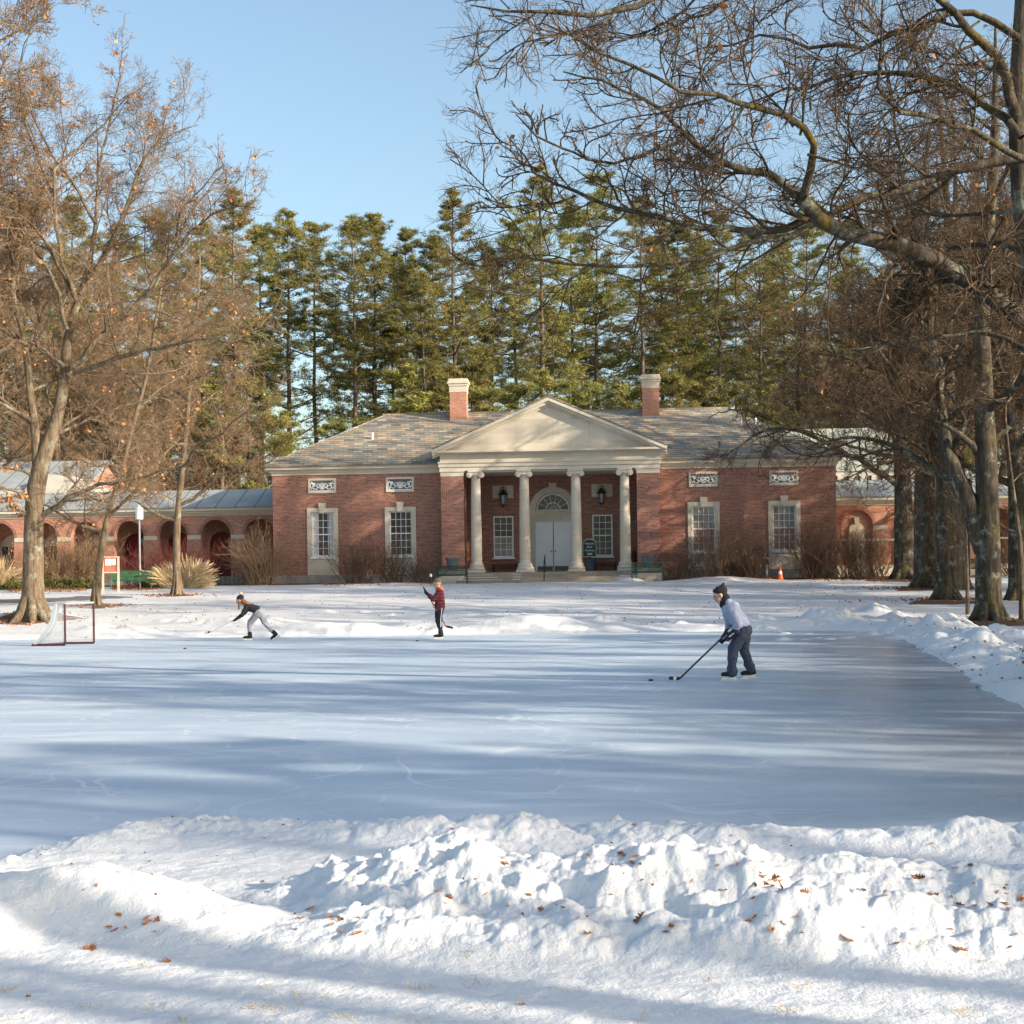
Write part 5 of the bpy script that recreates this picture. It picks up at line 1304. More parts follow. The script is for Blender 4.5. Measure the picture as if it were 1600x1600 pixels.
# ---- great oak at the right, close to the camera
Yn = 22.0; bx = at(1690, 1090, Yn); NB = Vector((bx.x, Yn, gz(bx.x, Yn)))
def nl(pts, rads, dY=0, seed=0, y0=0): return pxline(pts, Yn+y0, NB, rads, dY, .35, seed)
trunk = [((0, 0, -.2), .42), ((0, 0, .6), .33)] + nl([(1668,800),(1650,650),(1628,520),(1606,400),(1596,300),(1588,200),(1592,100),(1600,0),(1604,-120),(1600,-300)], (0.189, 0.104))
limbs = [
 nl([(1655,545),(1604,497),(1554,469),(1509,439),(1475,409),(1449,397),(1392,382),(1340,367),(1291,352),(1265,330),(1254,312)], (0.147, 0.092), -2.0, 1),
 nl([(1254,312),(1268,290),(1284,262),(1282,230),(1276,200),(1239,172),(1190,172),(1143,170),(1112,147),(1068,137),(1015,116),(943,91),(874,62),(845,35)], (0.060, 0.010), -1.5, 2, -2),
 nl([(1254,312),(1225,285),(1186,255),(1184,256),(1134,266),(1099,241),(1068,216),(1062,187),(1040,170),(996,150),(959,134),(934,122),(880,112)], (0.060, 0.010), .5, 3, -2),
 nl([(1068,218),(1052,222),(1005,244),(971,259),(920,250),(874,233),(834,212),(812,194),(806,178)], (0.027, 0.008), -.5, 4, -1.6),
 nl([(1640,240),(1600,247),(1550,255),(1494,262),(1437,281),(1400,296),(1344,304),(1299,330),(1265,349),(1231,379),(1190,397),(1137,405),(1071,431),(1015,425),(959,412),(896,403),(802,403),(742,407)], (0.084, 0.010), -1.2, 5, .3),
 nl([(1265,340),(1235,365),(1202,369),(1150,360),(1109,353),(1034,347),(990,328),(927,319),(899,306),(874,284),(827,269),(802,247),(793,213)], (0.057, 0.008), .6, 6, -2),
 nl([(899,306),(878,316),(856,319),(802,322),(759,328),(735,318)], (0.019, 0.007), -.3, 7, -1.4),
 nl([(980,325),(965,314),(956,297),(950,275),(938,258),(915,248)], (0.021, 0.007), .3, 8, -1.6),
 nl([(1596,215),(1569,180),(1524,146),(1475,124),(1422,109),(1370,109),(1325,112),(1287,127),(1246,142),(1200,150),(1160,165)], (0.066, 0.011), 1.5, 9),
 nl([(1592,60),(1530,10),(1464,19),(1407,49),(1355,77),(1325,81),(1269,67),(1231,49),(1175,56),(1100,73),(1060,90)], (0.054, 0.010), 1.0, 10),
 nl([(1600,250),(1569,225),(1512,202),(1456,184),(1396,176),(1370,157),(1366,124),(1370,86),(1385,40),(1380,-20)], (0.051, 0.010), -1.5, 11),
 nl([(1600,-160),(1450,-150),(1300,-110),(1180,-75),(1060,-25),(968,10),(927,20),(874,32),(818,36),(777,28),(735,8)], (0.078, 0.008), -1.0, 12),
 nl([(1588,180),(1570,105),(1550,75),(1512,41),(1464,0),(1400,-60),(1320,-130)], (0.084, 0.032), -1.5, 13),
 nl([(1640,560),(1600,545),(1560,520),(1500,518),(1440,528),(1395,540),(1340,560)], (0.051, 0.010), 1.2, 14, .5),
 nl([(1300,-105),(1230,-60),(1160,-20),(1110,20),(1060,45),(1000,60),(940,55)], (0.036, 0.008), 1.0, 15, -.8),
 nl([(1606,400),(1560,372),(1500,385),(1440,400),(1400,425),(1370,455),(1330,470)], (0.042, 0.010), 2.5, 16, .5),
 nl([(1604,330),(1550,330),(1490,345),(1430,330),(1390,290),(1360,260),(1300,245)], (0.036, 0.010), 3.5, 17, .5),
]
tree('oak_tree', 'huge near oak whose bare lichened limbs sweep in from the right over the rink', NB, trunk, limbs, 3, 'bark_oak', 'twig_dark', lv=(16, 8, 6, 5), LL=(.30, .52, .62, .80), leaves=110, rmin=.0025, up=.03, leafsize=.11, leafm='dead_leaf', flat=.2, wob=(.16, .17, .18, .16), rr0=.42)

# ---- row of big oaks at the right and their neighbours
def rowtree(px, py, wpx, label, Hh, seed, limbpx=(), lean=0, forks=(), **kw):
    p = hitg(px, py); Y = p.y; r = wpx/2/F*Y; rs = np.random.RandomState(seed)
    tr, L = generic(rs, Hh, r, kw.pop('nl', 9), kw.pop('lo', .34), kw.pop('sp', .40), lean)
    for pts, rd, dY in limbpx: L.append(pxline(pts, Y, p, rd, dY, .4, seed+len(L)))
    return tree('oak_tree', label, p, tr, L, seed, **kw), p
GR = 'bare oaks in the row at the right of the rink'
for a in (
 (1545, 971, 41, 'thick oak nearest the rink corner, forking low with a second stem leaning left', 19, 41, [([(1537,862),(1517,790),(1495,740),(1478,700),(1468,640),(1462,560),(1455,480),(1440,400),(1425,320)], (.30, .07), 1.0), ([(1534,715),(1505,680),(1480,665),(1440,650),(1400,640)], (.12, .03), -1), ([(1548,690),(1575,670),(1600,655),(1640,640)], (.12, .04), 1)]),
 (1479, 938, 34, 'oak third from the left in the right hand row, straight grey trunk', 20, 42, []),
 (1447, 919, 38, 'oak second from the left in the right hand row, mottled with pale lichen', 21, 43, [([(1440,620),(1400,590),(1360,570),(1310,560),(1260,548),(1210,550)], (.12, .02), -3)]),
 (1413, 906, 31, 'oak nearest the pavilion, its lowest limb stretching left across the slate roof', 22, 44, [([(1405,760),(1385,745),(1350,722),(1310,700),(1270,682),(1225,665),(1190,668),(1165,690),(1140,712),(1125,722)], (.17, .02), -3.5), ([(1225,665),(1200,655),(1170,640),(1130,640),(1105,655)], (.08, .015), -1), ([(1400,690),(1380,660),(1340,640),(1300,620),(1250,600)], (.12, .02), -2)]),
):
    rowtree(*a[:6], a[6], barkm='bark_oak', twigm='twig_dark', leaves=240, group=GR, leafm='dead_leaf', leafsize=.13, lv=(9, 8, 6, 4, 3))
rs = np.random.RandomState(71)
for px, py, w, H, lab in ((1512, 960, 6, 6.5, 'slim young sapling standing between the big oak trunks'), (1597, 968, 9, 9, 'thin sapling at the right edge of the lawn')):
    p = hitg(px, py); tr, L = generic(rs, H, w/2/F*p.y, 8, .3, .28)
    tree('young_tree', lab, p, tr, L, px, 'bark_warm', 'twig_dark', lv=(6, 5, 4, 2), leaves=0)

# ---- trees on the left
p = hitg(51, 965); Y = p.y
k = Y/F
trunk = [((0, 0, -.2), 26*k), ((0, 0, .35), 18.5*k)] + pxline([(52,900),(52,855),(53,785),(58,736),(60,712)], Y, p, (16*k, 13*k), 0, 0) + pxline([(74,706),(84,680),(95,645),(102,575),(105,515),(119,470),(140,430),(150,350),(155,260),(150,180)], Y, p, (12*k, .3*k), 1, .2, 4)
LB = lambda pts, a, b, dY, s: pxline(pts, Y, p, (a*k*.74, b*k*.7), dY, .5, s)
limbs = [LB([(58,725),(54,690),(52,655),(53,624),(45,560),(30,500),(20,430),(10,350),(-10,280)], 11, 3, 1.5, 1),
 LB([(115,582),(150,571),(185,557),(224,549),(266,542),(290,531),(330,525),(370,532),(400,540)], 6, 1.2, -2, 2),
 LB([(110,575),(133,557),(165,515),(200,491),(245,479),(275,500),(310,510)], 7, 1.5, 1, 3),
 LB([(60,810),(85,795),(105,781),(130,764),(168,750),(210,753),(252,736),(287,725)], 7, 1.2, -1.5, 4),
 LB([(105,515),(90,450),(60,400),(20,330),(0,270)], 5, 1.5, -1, 5),
 LB([(119,470),(150,420),(175,370),(200,330),(215,270),(240,230),(260,200)], 5, 1.2, 2, 6),
 LB([(150,350),(120,290),(85,250),(60,200),(40,140)], 4, 1.2, 1, 7),
 LB([(52,660),(20,640),(-20,620),(-60,600)], 5, 2, -1, 8), LB([(56,790),(30,770),(0,760),(-40,755)], 4, 1.5, -2, 9),
 LB([(56,745),(35,735),(10,730),(-20,728)], 4, 1.5, -1, 19), LB([(58,812),(40,800),(20,790),(-10,800),(-40,812)], 3.5, 1.5, -1, 21), LB([(56,700),(30,715),(5,712),(-30,700)], 3.5, 1.5, 1, 22),
 LB([(84,680),(130,660),(180,640),(230,620),(280,625)], 4, 1.2, 2, 10), LB([(102,575),(60,540),(10,520),(-40,500)], 5, 1.5, 1, 11),
 LB([(200,491),(240,440),(275,400),(285,350),(320,300),(350,270)], 4, 1, 1.5, 12), LB([(155,260),(170,200),(185,130),(190,80)], 3, 1, 0, 13),
 LB([(125,460),(165,400),(188,356),(203,312),(219,259),(240,225),(275,205),(310,195)], 4.5, 1, 1.5, 14), LB([(200,491),(247,440),(278,381),(300,356),(337,331),(370,320),(400,325)], 4, 1, -1, 15),
 LB([(275,370),(280,330),(300,309),(330,280),(350,255)], 2.5, .8, -1, 16), LB([(119,470),(90,380),(81,300),(81,256),(116,247),(125,220),(162,200),(175,170),(200,150)], 4.5, 1, -1.5, 17),
 LB([(81,300),(50,230),(35,170),(30,90),(60,30)], 3.5, 1, .5, 18), LB([(119,470),(60,360),(-10,300),(-60,250)], 4, 1.5, 0, 20)]
def lowleft(e):
    w = e + np.array(p)[None]; px = 800 + F*w[:, 0]/w[:, 1]; py = 893 - F*(w[:, 2]-EYE)/w[:, 1]
    return (px < 80) & (py > 700) & (py < 860) | (np.random.RandomState(1).rand(len(e)) < .02)
tree('oak_tree', 'large forked oak behind the hockey goal, orange leaves on its low boughs', p, trunk, limbs, 5, 'bark_warm', 'twig_warm', leaves=1100, leafsel=lowleft, leafsize=.15, lv=(10, 8, 6, 4, 3))
for px, w, lab, seed, tp in ((150, 11.5, 'slender leaning tree between the forked oak and the notice board', 61, [(150,948),(154,890),(161,837),(171,795),(185,753),(199,700),(214,640),(232,580),(240,520),(252,450)]),
                            (277, 12.5, 'slender straight tree growing beside the pale reed clump', 62, [(277,930),(276,870),(276,820),(280,778),(287,715),(293,650),(297,592),(301,530),(310,470),(312,400)])):
    q = hitg(*tp[0]); Y = q.y; k = Y/F; rs = np.random.RandomState(seed)
    tr = [((0, 0, -.2), w*k*.75)] + pxline(tp, Y, q, (w*k*.5, 2*k), .5, .1, seed); L = []
    for m in range(13):
        f = .24 + .72*m/12; ii = f*(len(tp)-1); a = int(ii); u = ii-a; bx_, by_ = tp[a][0]+(tp[min(a+1, 9)][0]-tp[a][0])*u, tp[a][1]+(tp[min(a+1, 9)][1]-tp[a][1])*u
        s = 1 if m % 2 else -1; ln = rs.uniform(70, 135)*(1.15-f*.6); sl2 = rs.uniform(.25, .9)+f*.5; P_ = [(bx_, by_)]
        for c in range(1, 5): P_.append((bx_ + s*ln*c/4 + rs.randn()*5, by_ - sl2*ln*c/4 + rs.randn()*6 + 2.2*c))
        pl = pxline(P_, Y, q, (w*k*.5*(1-f)*.6+.02, .012), rs.randn()*3.2, .3, seed+m)
        off = Vector(tuple(np.array(tr[1+a][0])*(1-u)+np.array(tr[min(2+a, len(tr)-1)][0])*u)) - Vector(pl[0][0]); L.append([(tuple(Vector(c_)+off), r_) for c_, r_ in pl])
    tree('young_oak', lab, q, tr, L, seed, 'bark_warm', 'twig_warm', leaves=300, leafsize=.14, lv=(8, 7, 6, 4, 2))

# ---- other bare trees: four shapes grown once, then copied
def proto(seed, H, r, dens, twigm, leafs, name='bare_tree', barkm='bark_warm'):
    rs = np.random.RandomState(seed); tr, L = generic(rs, H, r, 12, .22, .40)
    return tree(name, 'x', (0, 0, -500), tr, L, seed, barkm, twigm, leaves=leafs, lv=(10, 8, 6, 4, 3), rmin=.008, leafsize=.15)
PR = [proto(81, 21, .38, 1, 'twig_warm', 120), proto(82, 24, .42, 1, 'twig_warm', 90), proto(83, 18, .30, 1, 'twig_warm', 120)]
PD = [proto(84, 22, .40, 1, 'twig_dark', 200, barkm='bark_oak'), proto(85, 19, .34, 1, 'twig_dark', 160, barkm='bark_oak')]
used = set()
def place(pr, x, y, rz, s, lab, grp):
    z = gz(x, y) - .1
    if pr.name not in used:
        used.add(pr.name); pr.location = (x, y, z); pr.rotation_euler.z = rz; pr.scale = (s, s, s); o = pr
    else: o = copy_tree(pr, None, (x, y, z), rz, s)
    o['label'] = lab; o['group'] = grp; return o
rs = np.random.RandomState(9)
G1 = 'bare brown trees massed behind the left arcade'
for i, (px, Y, s) in enumerate(((-110,56,1.35),(-90,68,1.3),(-210,50,1.2),(95,100,1.0),(165,104,1.0),(235,100,.95),(300,106,.9),(20,104,1.15),(340,101,.72),(-30,98,1.2),(385,104,.62),(130,112,1.1))):
    x = (px-800)/F*Y
    lab = 'tall bare tree at the far left, before the arcade' if Y < 80 else 'bare brown twiggy tree in the thicket behind the left arcade'
    place(PR[i % 3], x, Y, rs.rand()*6.28, s, lab, G1 if Y > 80 else 'tall bare trees at the far left in front of the arcade')
G2 = 'bare trees behind and beyond the right hand oaks'
for i, (px, Y, s) in enumerate(((1500,66,1.0),(1590,58,1.05),(1660,64,1.15),(1400,104,1.0),(1480,108,1.1),(1560,104,1.05),(1330,110,1.0),(1620,100,1.1),(1250,112,.85),(1700,75,1.2),(1440,112,1.2))):
    x = (px-800)/F*Y
    lab = 'bare tree standing further back on the lawn among the right hand oaks' if Y < 90 else 'bare dark tree in the thicket behind the right wing'
    place(PD[i % 2] if i % 3 else PR[i % 3], x, Y, rs.rand()*6.28, s, lab, G2+(' on the lawn' if Y < 90 else ''))
# grove outside the picture at the right: it throws the long shadows over ice and lawn
for i, (x, y, s) in enumerate(((18,30,.65),(26,38,.7),(20,12,.75),(34,26,.75),(30,6,.8),(42,14,.85),(44,34,.8),(28,52,.8),(36,60,.8),(52,46,.8),(56,22,.85),(50,0,.9),(40,72,.8),(60,62,.9),(70,36,.9),(62,8,.9),(23,22,.7),(72,-8,.9),(22,58,.65),(27,46,.75),(24,34,.7),(33,37,.75),(40,46,.8),(34,48,.7),(21,38,.6),(30,60,.75),(33,2,.7),(37,7,.75),(29,14,.7),(26,9,.65),(42,-3,.8),(47,10,.85))):
    place(PD[i % 2], x, y, rs.rand()*6.28, s, 'bare tree of the grove beside the rink', 'grove of bare trees beside the rink')

for x, y, s in ((13.2,-.4,.24),(19.5,-2.6,.20),(15.2,-2.4,.17),(24.5,-6.6,.24),(17.5,.6,.16),(21.5,-.6,.2)):
    rs2 = np.random.RandomState(int(x)); tr, L = generic(rs2, 20, s, 8, .55, .30)
    tree('bare_tree', 'tall trunked bare tree standing beside the near snow bank', (x, y, gz(x, y)-.1), tr, L, int(x), 'bark_oak', 'twig_dark', lv=(7, 6, 4, 3), group='tall trunked bare trees beside the near snow bank')


# ---- white pines
def pine_mesh(seed, H, r, lo, Lmax, top=1.0, dens=1.0, droop=0., gaps=.25):
    rs = np.random.RandomState(seed); tw = Wood(); cw = Wood()
    n = 14; z = np.linspace(0, H, n); q = np.stack([np.cumsum(rs.randn(n)*.05), np.cumsum(rs.randn(n)*.05), z-.2], 1)
    tw.add(q[None], (r*.85*(1-.93*z/H))[None], 10)
    Bp = []; Br = []
    zz = H*lo*.5
    while zz < H*.985:
        f = zz/H; dead = f < lo
        prof = math.sin(min(1, max(0.02, (1-f)/(1-lo*.9)))**.75*math.pi*.62)*(1.0 if f < .8 else 1.05)
        k = rs.randint(3, 6) if not dead else rs.randint(1, 3)
        a0 = rs.rand()*6.28; ww = rs.uniform(.45, 1.3)
        for j in range(k):
            if rs.rand() < gaps and f < .9: continue
            a = a0 + j*6.28/k + rs.randn()*.3; L = Lmax*prof*ww*rs.uniform(.5, 1.35)*(.45 if dead else 1); L = max(L, .5)
            el = .05 + .9*max(0, f-.72)/.28 + rs.randn()*.08 - droop*(1-f)
            c = np.array([np.interp(zz, z, q[:, 0]), np.interp(zz, z, q[:, 1]), zz-.2]); d = np.array([math.cos(a)*math.cos(el), math.sin(a)*math.cos(el), math.sin(el)])
            P = [c]
            for m in range(6): d = d + rs.randn(3)*.07 + np.array([0, 0, .045]); d /= np.linalg.norm(d); P.append(P[-1] + d*L/6)
            tw.add(np.array(P)[None], np.linspace(max(.014, .012*L), .010, 7)[None], 4)
            if not dead: Bp.append(P); Br.append(np.linspace(.03, .012, 7))
        zz += rs.uniform(.55, 1.15)*(1.3 if f < .5 else 1.0)
    Bp = np.array(Bp); Br = np.array(Br)
    C, Cr = grow(rs, Bp, Br, int(9*dens), .22, 1., .40, 50, 4, .12, .10, .6, .010, .6, .75, thin=False)
    tw.add(C[::2], Cr[::2], 3)
    # needle sprays along branchlets and branch tips
    BL = np.linalg.norm(np.diff(Bp, axis=1), axis=2).sum(1); nc = int(9*dens); kp = rs.rand(len(C)) < np.clip(np.repeat(BL, nc)/2.6, .35, 1); C = C[kp]
    tip = C[:, -1]; src = np.concatenate([C[:, 1:].reshape(-1, 3), Bp[:, 5:].reshape(-1, 3), tip + rs.randn(len(tip), 3)*[.15, .15, .04], (C[:, -1]+C[:, -2])/2 + rs.randn(len(tip), 3)*[.2, .2, .05]])
    T = np.repeat(src, 19, axis=0); N = len(T)
    T = T + rs.randn(N, 3)*[.13, .13, .05]
    outw = T*[1, 1, 0]; d = nrm(rs.randn(N, 3)*[1, 1, .7] + nrm(outw)*.5 + [0, 0, .40]); s = nrm(np.cross(d, rs.randn(N, 3)))
    L = rs.uniform(.14, .30, (N, 1)); w = .026
    V = np.stack([T - s*w, T + s*w, T + d*L], 1).reshape(-1, 3)
    cw.addtri(V, np.arange(N*3).reshape(-1, 3))
    return tw.mesh('trunk'), cw.mesh('crown', False)
PM = [pine_mesh(101, 30, .36, .42, 4.6), pine_mesh(102, 28, .33, .55, 4.0, gaps=.3), pine_mesh(103, 33, .42, .30, 5.2), pine_mesh(104, 27, .30, .50, 3.6, gaps=.35), pine_mesh(105, 31, .38, .36, 5.0, gaps=.35)]
PB = [pine_mesh(106, 13, .2, .06, 3.4, dens=1.1, gaps=.1), pine_mesh(107, 11, .18, .04, 3.2, dens=1.1, gaps=.1)]
def pine(name, px, Y, topy, mi, meshes, lab, grp, mat='needles', natH=None):
    x = (px-800)/F*Y; z = gz(x, Y); zt = at(px, topy, Y).z; H = max(v.co.z for v in (meshes[mi][0].vertices[i] for i in range(0, len(meshes[mi][0].vertices), 7)))
    t = thing(name, lab, 'pine tree', (x, Y, z-.1), rs.rand()*6.28, grp); s = (zt-z)/H
    t.scale = (s*rs.uniform(.95, 1.1),)*2 + (s,)
    for m_, nm, mt in ((meshes[mi][0], 'trunk', 'bark_pine'), (meshes[mi][1], 'crown', mat)): mobj(nm, m_, M[mt], t)
    return t
GP = 'tall white pines in the belt behind the pavilion'
FR = ((372,118,288,2),(455,122,322,4),(497,124,345,3),(560,118,338,1),(596,124,332,0),(640,126,358,3),(715,116,290,2),(775,128,385,1),(852,117,252,2),(938,122,268,3),(1010,118,300,4),(1065,125,345,0),(1130,122,330,3),(1195,118,345,1),(1265,124,325,4),(1340,120,340,0),(1420,126,330,2),(1500,122,350,3),(1580,118,335,1),
      (260,122,330,0),(190,118,345,4),(120,124,300,2),(40,118,310,0),(-30,122,330,2),(1660,124,330,4),(320,128,350,3),(665,112,420,4),(1100,130,365,2),(412,126,345,1),(620,130,392,4),(808,128,342,3),(685,126,372,0),(893,127,322,0),(1038,126,352,2),(1230,128,360,2))
LB_ = {715: 'tall open pine rising above the left chimney, boughs reaching out at its ragged top', 852: 'tallest pine, broad layered crown right above the pediment peak', 455: 'pine with a dark dense crown above the left slope of the slate roof', 560: 'pine with a bare lower trunk between thinner pines left of the chimney', 1010: 'pine rising behind the right chimney', 938: 'narrow topped pine just right of the tallest one'}
for i, (px, Y, ty, mi) in enumerate(FR):
    lab = LB_.get(px); 
    pine('pine_tree', px, Y, ty, mi, PM, lab or ('tall pine partly hidden behind bare trees and twigs in the belt' if (px < 420 or px > 1150) else 'tall slim pine in the middle of the belt behind the slate roof'), GP + ('' if not lab and 420 < px < 1150 else ' seen through twigs'), 'needles')
for i in range(22):
    if 6 <= i <= 9 or i in (11, 13): continue
    px = -80 + i*82 + rs.uniform(-35, 35)
    pine('pine_tree', px, rs.uniform(136, 165), rs.uniform(375, 455), rs.randint(0, 5), PM, 'far pine of the second rank filling gaps in the belt', 'pines of the second rank far behind', 'needles_dark')
for x, y, s in ((35,63,.66),(42,67,.70),(30,70,.5),(38,57,.48),(50,62,.7),(27,1,.45),(34,-3.5,.52),(40,4,.55),(46,-6,.62),(52,2,.70),(58,9,.74),(51,14,.66),(60,19,.78),(54,25,.70),(48,8,.62),(45,20,.58),(40,14,.52),(64,30,.80),(37,-8,.58),(43,-10.5,.62),(50,-14,.70),(57,-17,.78),(30,-2.5,.46)):  # unseen pines added to throw shade on the ice and right wing
    t = thing('pine_tree', 'unseen pine added beyond the right hand side of the rink for its shade', 'pine tree', (x, y, gz(x, y)-.1), rs.rand()*6.28, 'unseen pines added for shade beyond the right side of the rink'); t.scale = (s,)*3; m_ = PM[rs.randint(0, 5)]
    mobj('trunk', m_[0], M['bark_pine'], t); mobj('crown', m_[1], M['needles'], t)
for i, (px, Y, ty, mi) in enumerate(((405,104,600,0),(450,108,640,1),(520,110,655,0),(640,104,610,1),(690,106,590,0),(640,112,570,1),(770,104,590,1),(820,106,600,0),(880,104,575,1),(925,106,600,0),(985,104,590,1),(1050,103,575,0),(1100,106,590,1),(1150,104,600,0),(1215,107,590,1),(1290,104,610,0),(740,110,560,0),(350,108,600,1),(210,106,560,0),(280,108,580,1),(60,106,600,0),(1380,108,600,1),(1470,106,590,0),(1560,107,600,1))):
    pine('young_pine', px, Y, ty, mi, PB, 'low bushy young pine showing above the roofs, yellow green in the sun', 'bushy young pines behind the roofs', 'needles')

# ------------------------------------------------------------------ shrubs, reeds, ground litter
def shrub(name, label, p, w, h, n, mat, seed, spread=.7, sub=(5, 4), K=6, r=.012, leaves=0, leafm='dead_leaf', group=None, cat='shrub', wob=.16, up=.04):
    rs = np.random.RandomState(seed); base = rs.randn(n, 3)*[w*.14, w*.10, 0]; base[:, 2] = -.05
    a = rs.rand(n)*6.28; sp = spread*np.sqrt(rs.rand(n))
    d = nrm(np.stack([np.cos(a)*sp*w/h, np.sin(a)*sp*w/h*.7, np.ones(n)], 1)); Q = np.zeros((n, K, 3)); Q[:, 0] = base; L = h*rs.uniform(.65, 1.1, n); ww = rs.randn(n, 3)*.4
    for k in range(1, K): ww = ww*.5+rs.randn(n, 3)*.7; d = nrm(d + wob*ww + [0, 0, up]); Q[:, k] = Q[:, k-1]+d*(L/(K-1))[:, None]
    rad = np.linspace(r, r*.4, K)[None]*rs.uniform(.7, 1.3, (n, 1)); wd = Wood(); wd.add(Q, rad, 4)
    B, Br = grow(rs, Q, rad, sub[0], .25, 1, .42, 32, 5, .18, up, .6, .004, .5); wd.add(B, Br, 3)
    C, Cr = grow(rs, B, Br, sub[1], .15, 1, .5, 35, 4, .2, .04, .8, .0035, .7); wd.add(C, Cr, 3)
    me = wd.mesh('stems'); 
    t = thing(name, label, cat, p, 0, group); mobj('stems', me, M[mat], t)
    if leaves:
        e = C.reshape(-1, 3); e = e[rs.randint(0, len(e), leaves)]; lw = Wood(); lw.addtri(*leaf_tris(rs, e, .08)); mobj('dry_leaves', lw.mesh('dry_leaves', False), M[leafm], t)
    return t
sh = lambda px, Y: onl(px, Y)
for px, Y, w, h, n, mat, lab, sp, nm in (
 (415, 79.0, 3.2, 3.0, 90, 'tan_stem', 'fanned bare shrub at the left corner of the pavilion', .8, 'bare_shrub'),
 (390, 80.5, 2.2, 2.4, 50, 'tan_stem', 'fanned bare shrub in front of the last arches of the arcade', .8, 'bare_shrub'),
 (560, 78.0, 2.6, 2.5, 80, 'brown_stem', 'dark bare shrub between the two left windows', .8, 'bare_shrub'),
 (612, 78.2, 2.4, 2.1, 70, 'brown_stem', 'dark bare shrub hiding the foot of the second window from the left', .8, 'bare_shrub'),
 (660, 78.0, 1.8, 1.4, 50, 'brown_stem', 'low bare shrub left of the left bench', .8, 'bare_shrub'),
 (1058, 77.8, 2.0, 1.5, 60, 'brown_stem', 'low brown shrub just right of the portico', .8, 'bare_shrub'),
 (1120, 77.6, 3.2, 3.1, 90, 'brown_stem', 'tall bare shrub in front of the third window from the left', .85, 'bare_shrub'),
 (1168, 77.4, 2.4, 1.9, 120, 'brown_stem', 'dense rusty brown shrub left of the orange cone', .8, 'bare_shrub'),
 (1272, 77.2, 2.6, 2.9, 120, 'brown_stem', 'dark thicket shrub at the right corner of the pavilion', .7, 'bare_shrub'),
 (1335, 76.5, 2.8, 2.8, 90, 'brown_stem', 'reddish brown many stemmed shrub beside the pavilion corner', .8, 'bare_shrub'),
 (1368, 77.5, 2.4, 2.6, 70, 'brown_stem', 'bare shrub just left of the big oak nearest the pavilion', .8, 'bare_shrub'),
 (1585, 78.5, 3.0, 2.4, 80, 'brown_stem', 'dark shrub below the right wing at the picture edge', .8, 'bare_shrub'),
 (275, 79.5, 2.2, 2.4, 60, 'red_stem', 'red stemmed dogwood in front of the arches behind the reeds', .75, 'dogwood'),
 (320, 80.0, 1.8, 2.2, 36, 'red_stem', 'red stemmed dogwood right of the straight slender tree', .75, 'dogwood'),
 (200, 80.0, 1.4, 1.8, 30, 'red_stem', 'red stemmed dogwood behind the notice board', .7, 'dogwood'),
 (238, 79.4, 1.6, 2.1, 40, 'red_stem', 'red stemmed dogwood behind the lamp post', .75, 'dogwood'),
 (90, 79.0, 2.4, 2.4, 80, 'tan_stem', 'tan leafy shrub right of the forked oak trunk', .8, 'bare_shrub'),
 (128, 79.5, 2.6, 2.8, 90, 'tan_stem', 'tall tan shrub left of the leaning slender tree', .8, 'bare_shrub'),
 (22, 79.0, 2.2, 2.2, 60, 'tan_stem', 'tan shrub left of the forked oak trunk', .8, 'bare_shrub')):
    shrub(nm, lab, sh(px, Y), w, h, n, mat, px, sp, leaves=260 if mat == 'tan_stem' and px < 200 else (160 if px == 1168 else 0), leafm='orange_leaf', r=.014)
def reeds(px, Y, w, h, n, lean, lab, seed):
    rs = np.random.RandomState(seed); wd = Wood(); base = rs.randn(n, 3)*[w*.12, w*.1, 0]; a = rs.rand(n)*6.28
    d = nrm(np.stack([np.cos(a)*.45+lean+rs.randn(n)*.2, np.sin(a)*.4, np.full(n, 1.0)], 1)); K = 7; Q = np.zeros((n, K, 3)); Q[:, 0] = base; L = h*rs.uniform(.6, 1.15, n)
    for k in range(1, K): d = nrm(d + rs.randn(n, 3)*.05 + [lean*.10, 0, -.10]); Q[:, k] = Q[:, k-1]+d*(L/(K-1))[:, None]
    wd.add(Q, np.tile(np.linspace(.012, .006, K), (n, 1)), 3)
    pl = Q[rs.rand(n) < .30]; wd.add(pl[:, -3:], np.tile([.012, .035, .008], (len(pl), 1)), 4)
    t = thing('reed_clump', lab, 'ornamental grass', sh(px, Y)); mobj('blades', wd.mesh('blades'), M['straw'], t)
reeds(268, 76.4, 1.5, 1.35, 420, -.55, 'straw coloured reed clump flopping to the left of the straight slender tree', 5)
reeds(296, 76.6, 1.1, 1.6, 320, .22, 'straw coloured reed clump right of the straight slender tree', 6)
reeds(304, 76.0, 1.6, .9, 280, .7, 'low straw coloured reed clump sprawling on the snow', 7)
reeds(2, 77.0, 1.0, 1.6, 160, .1, 'small straw coloured reed clump at the left edge of the picture', 8)
def lowbush(px, Y, w, h, lab, seed):
    rs = np.random.RandomState(seed); n = 2600; a = rs.rand(n)*6.28; rr = np.sqrt(rs.rand(n)); zz = rs.rand(n)
    hh = h*.8*(1-.75*rr**2)*(.6+.4*np.sin(a*3+seed))*(.75+.5*rs.rand(n)); T = np.stack([np.cos(a)*rr*w/2, np.sin(a)*rr*w*.35, hh*np.sqrt(zz)], 1) + rs.randn(n, 3)*.03
    d = nrm(nrm(T)*.8 + rs.randn(n, 3)*.6 + [0, 0, .3]); s = nrm(np.cross(d, rs.randn(n, 3))); V = np.stack([T-s*.03, T+s*.03, T+d*rs.uniform(.1, .22, (n, 1))], 1).reshape(-1, 3)
    wd = Wood(); wd.addtri(V, np.arange(3*n).reshape(-1, 3)); t = thing('low_juniper', lab, 'shrub', sh(px, Y)); mobj('foliage', wd.mesh('foliage', False), M['juniper'], t)
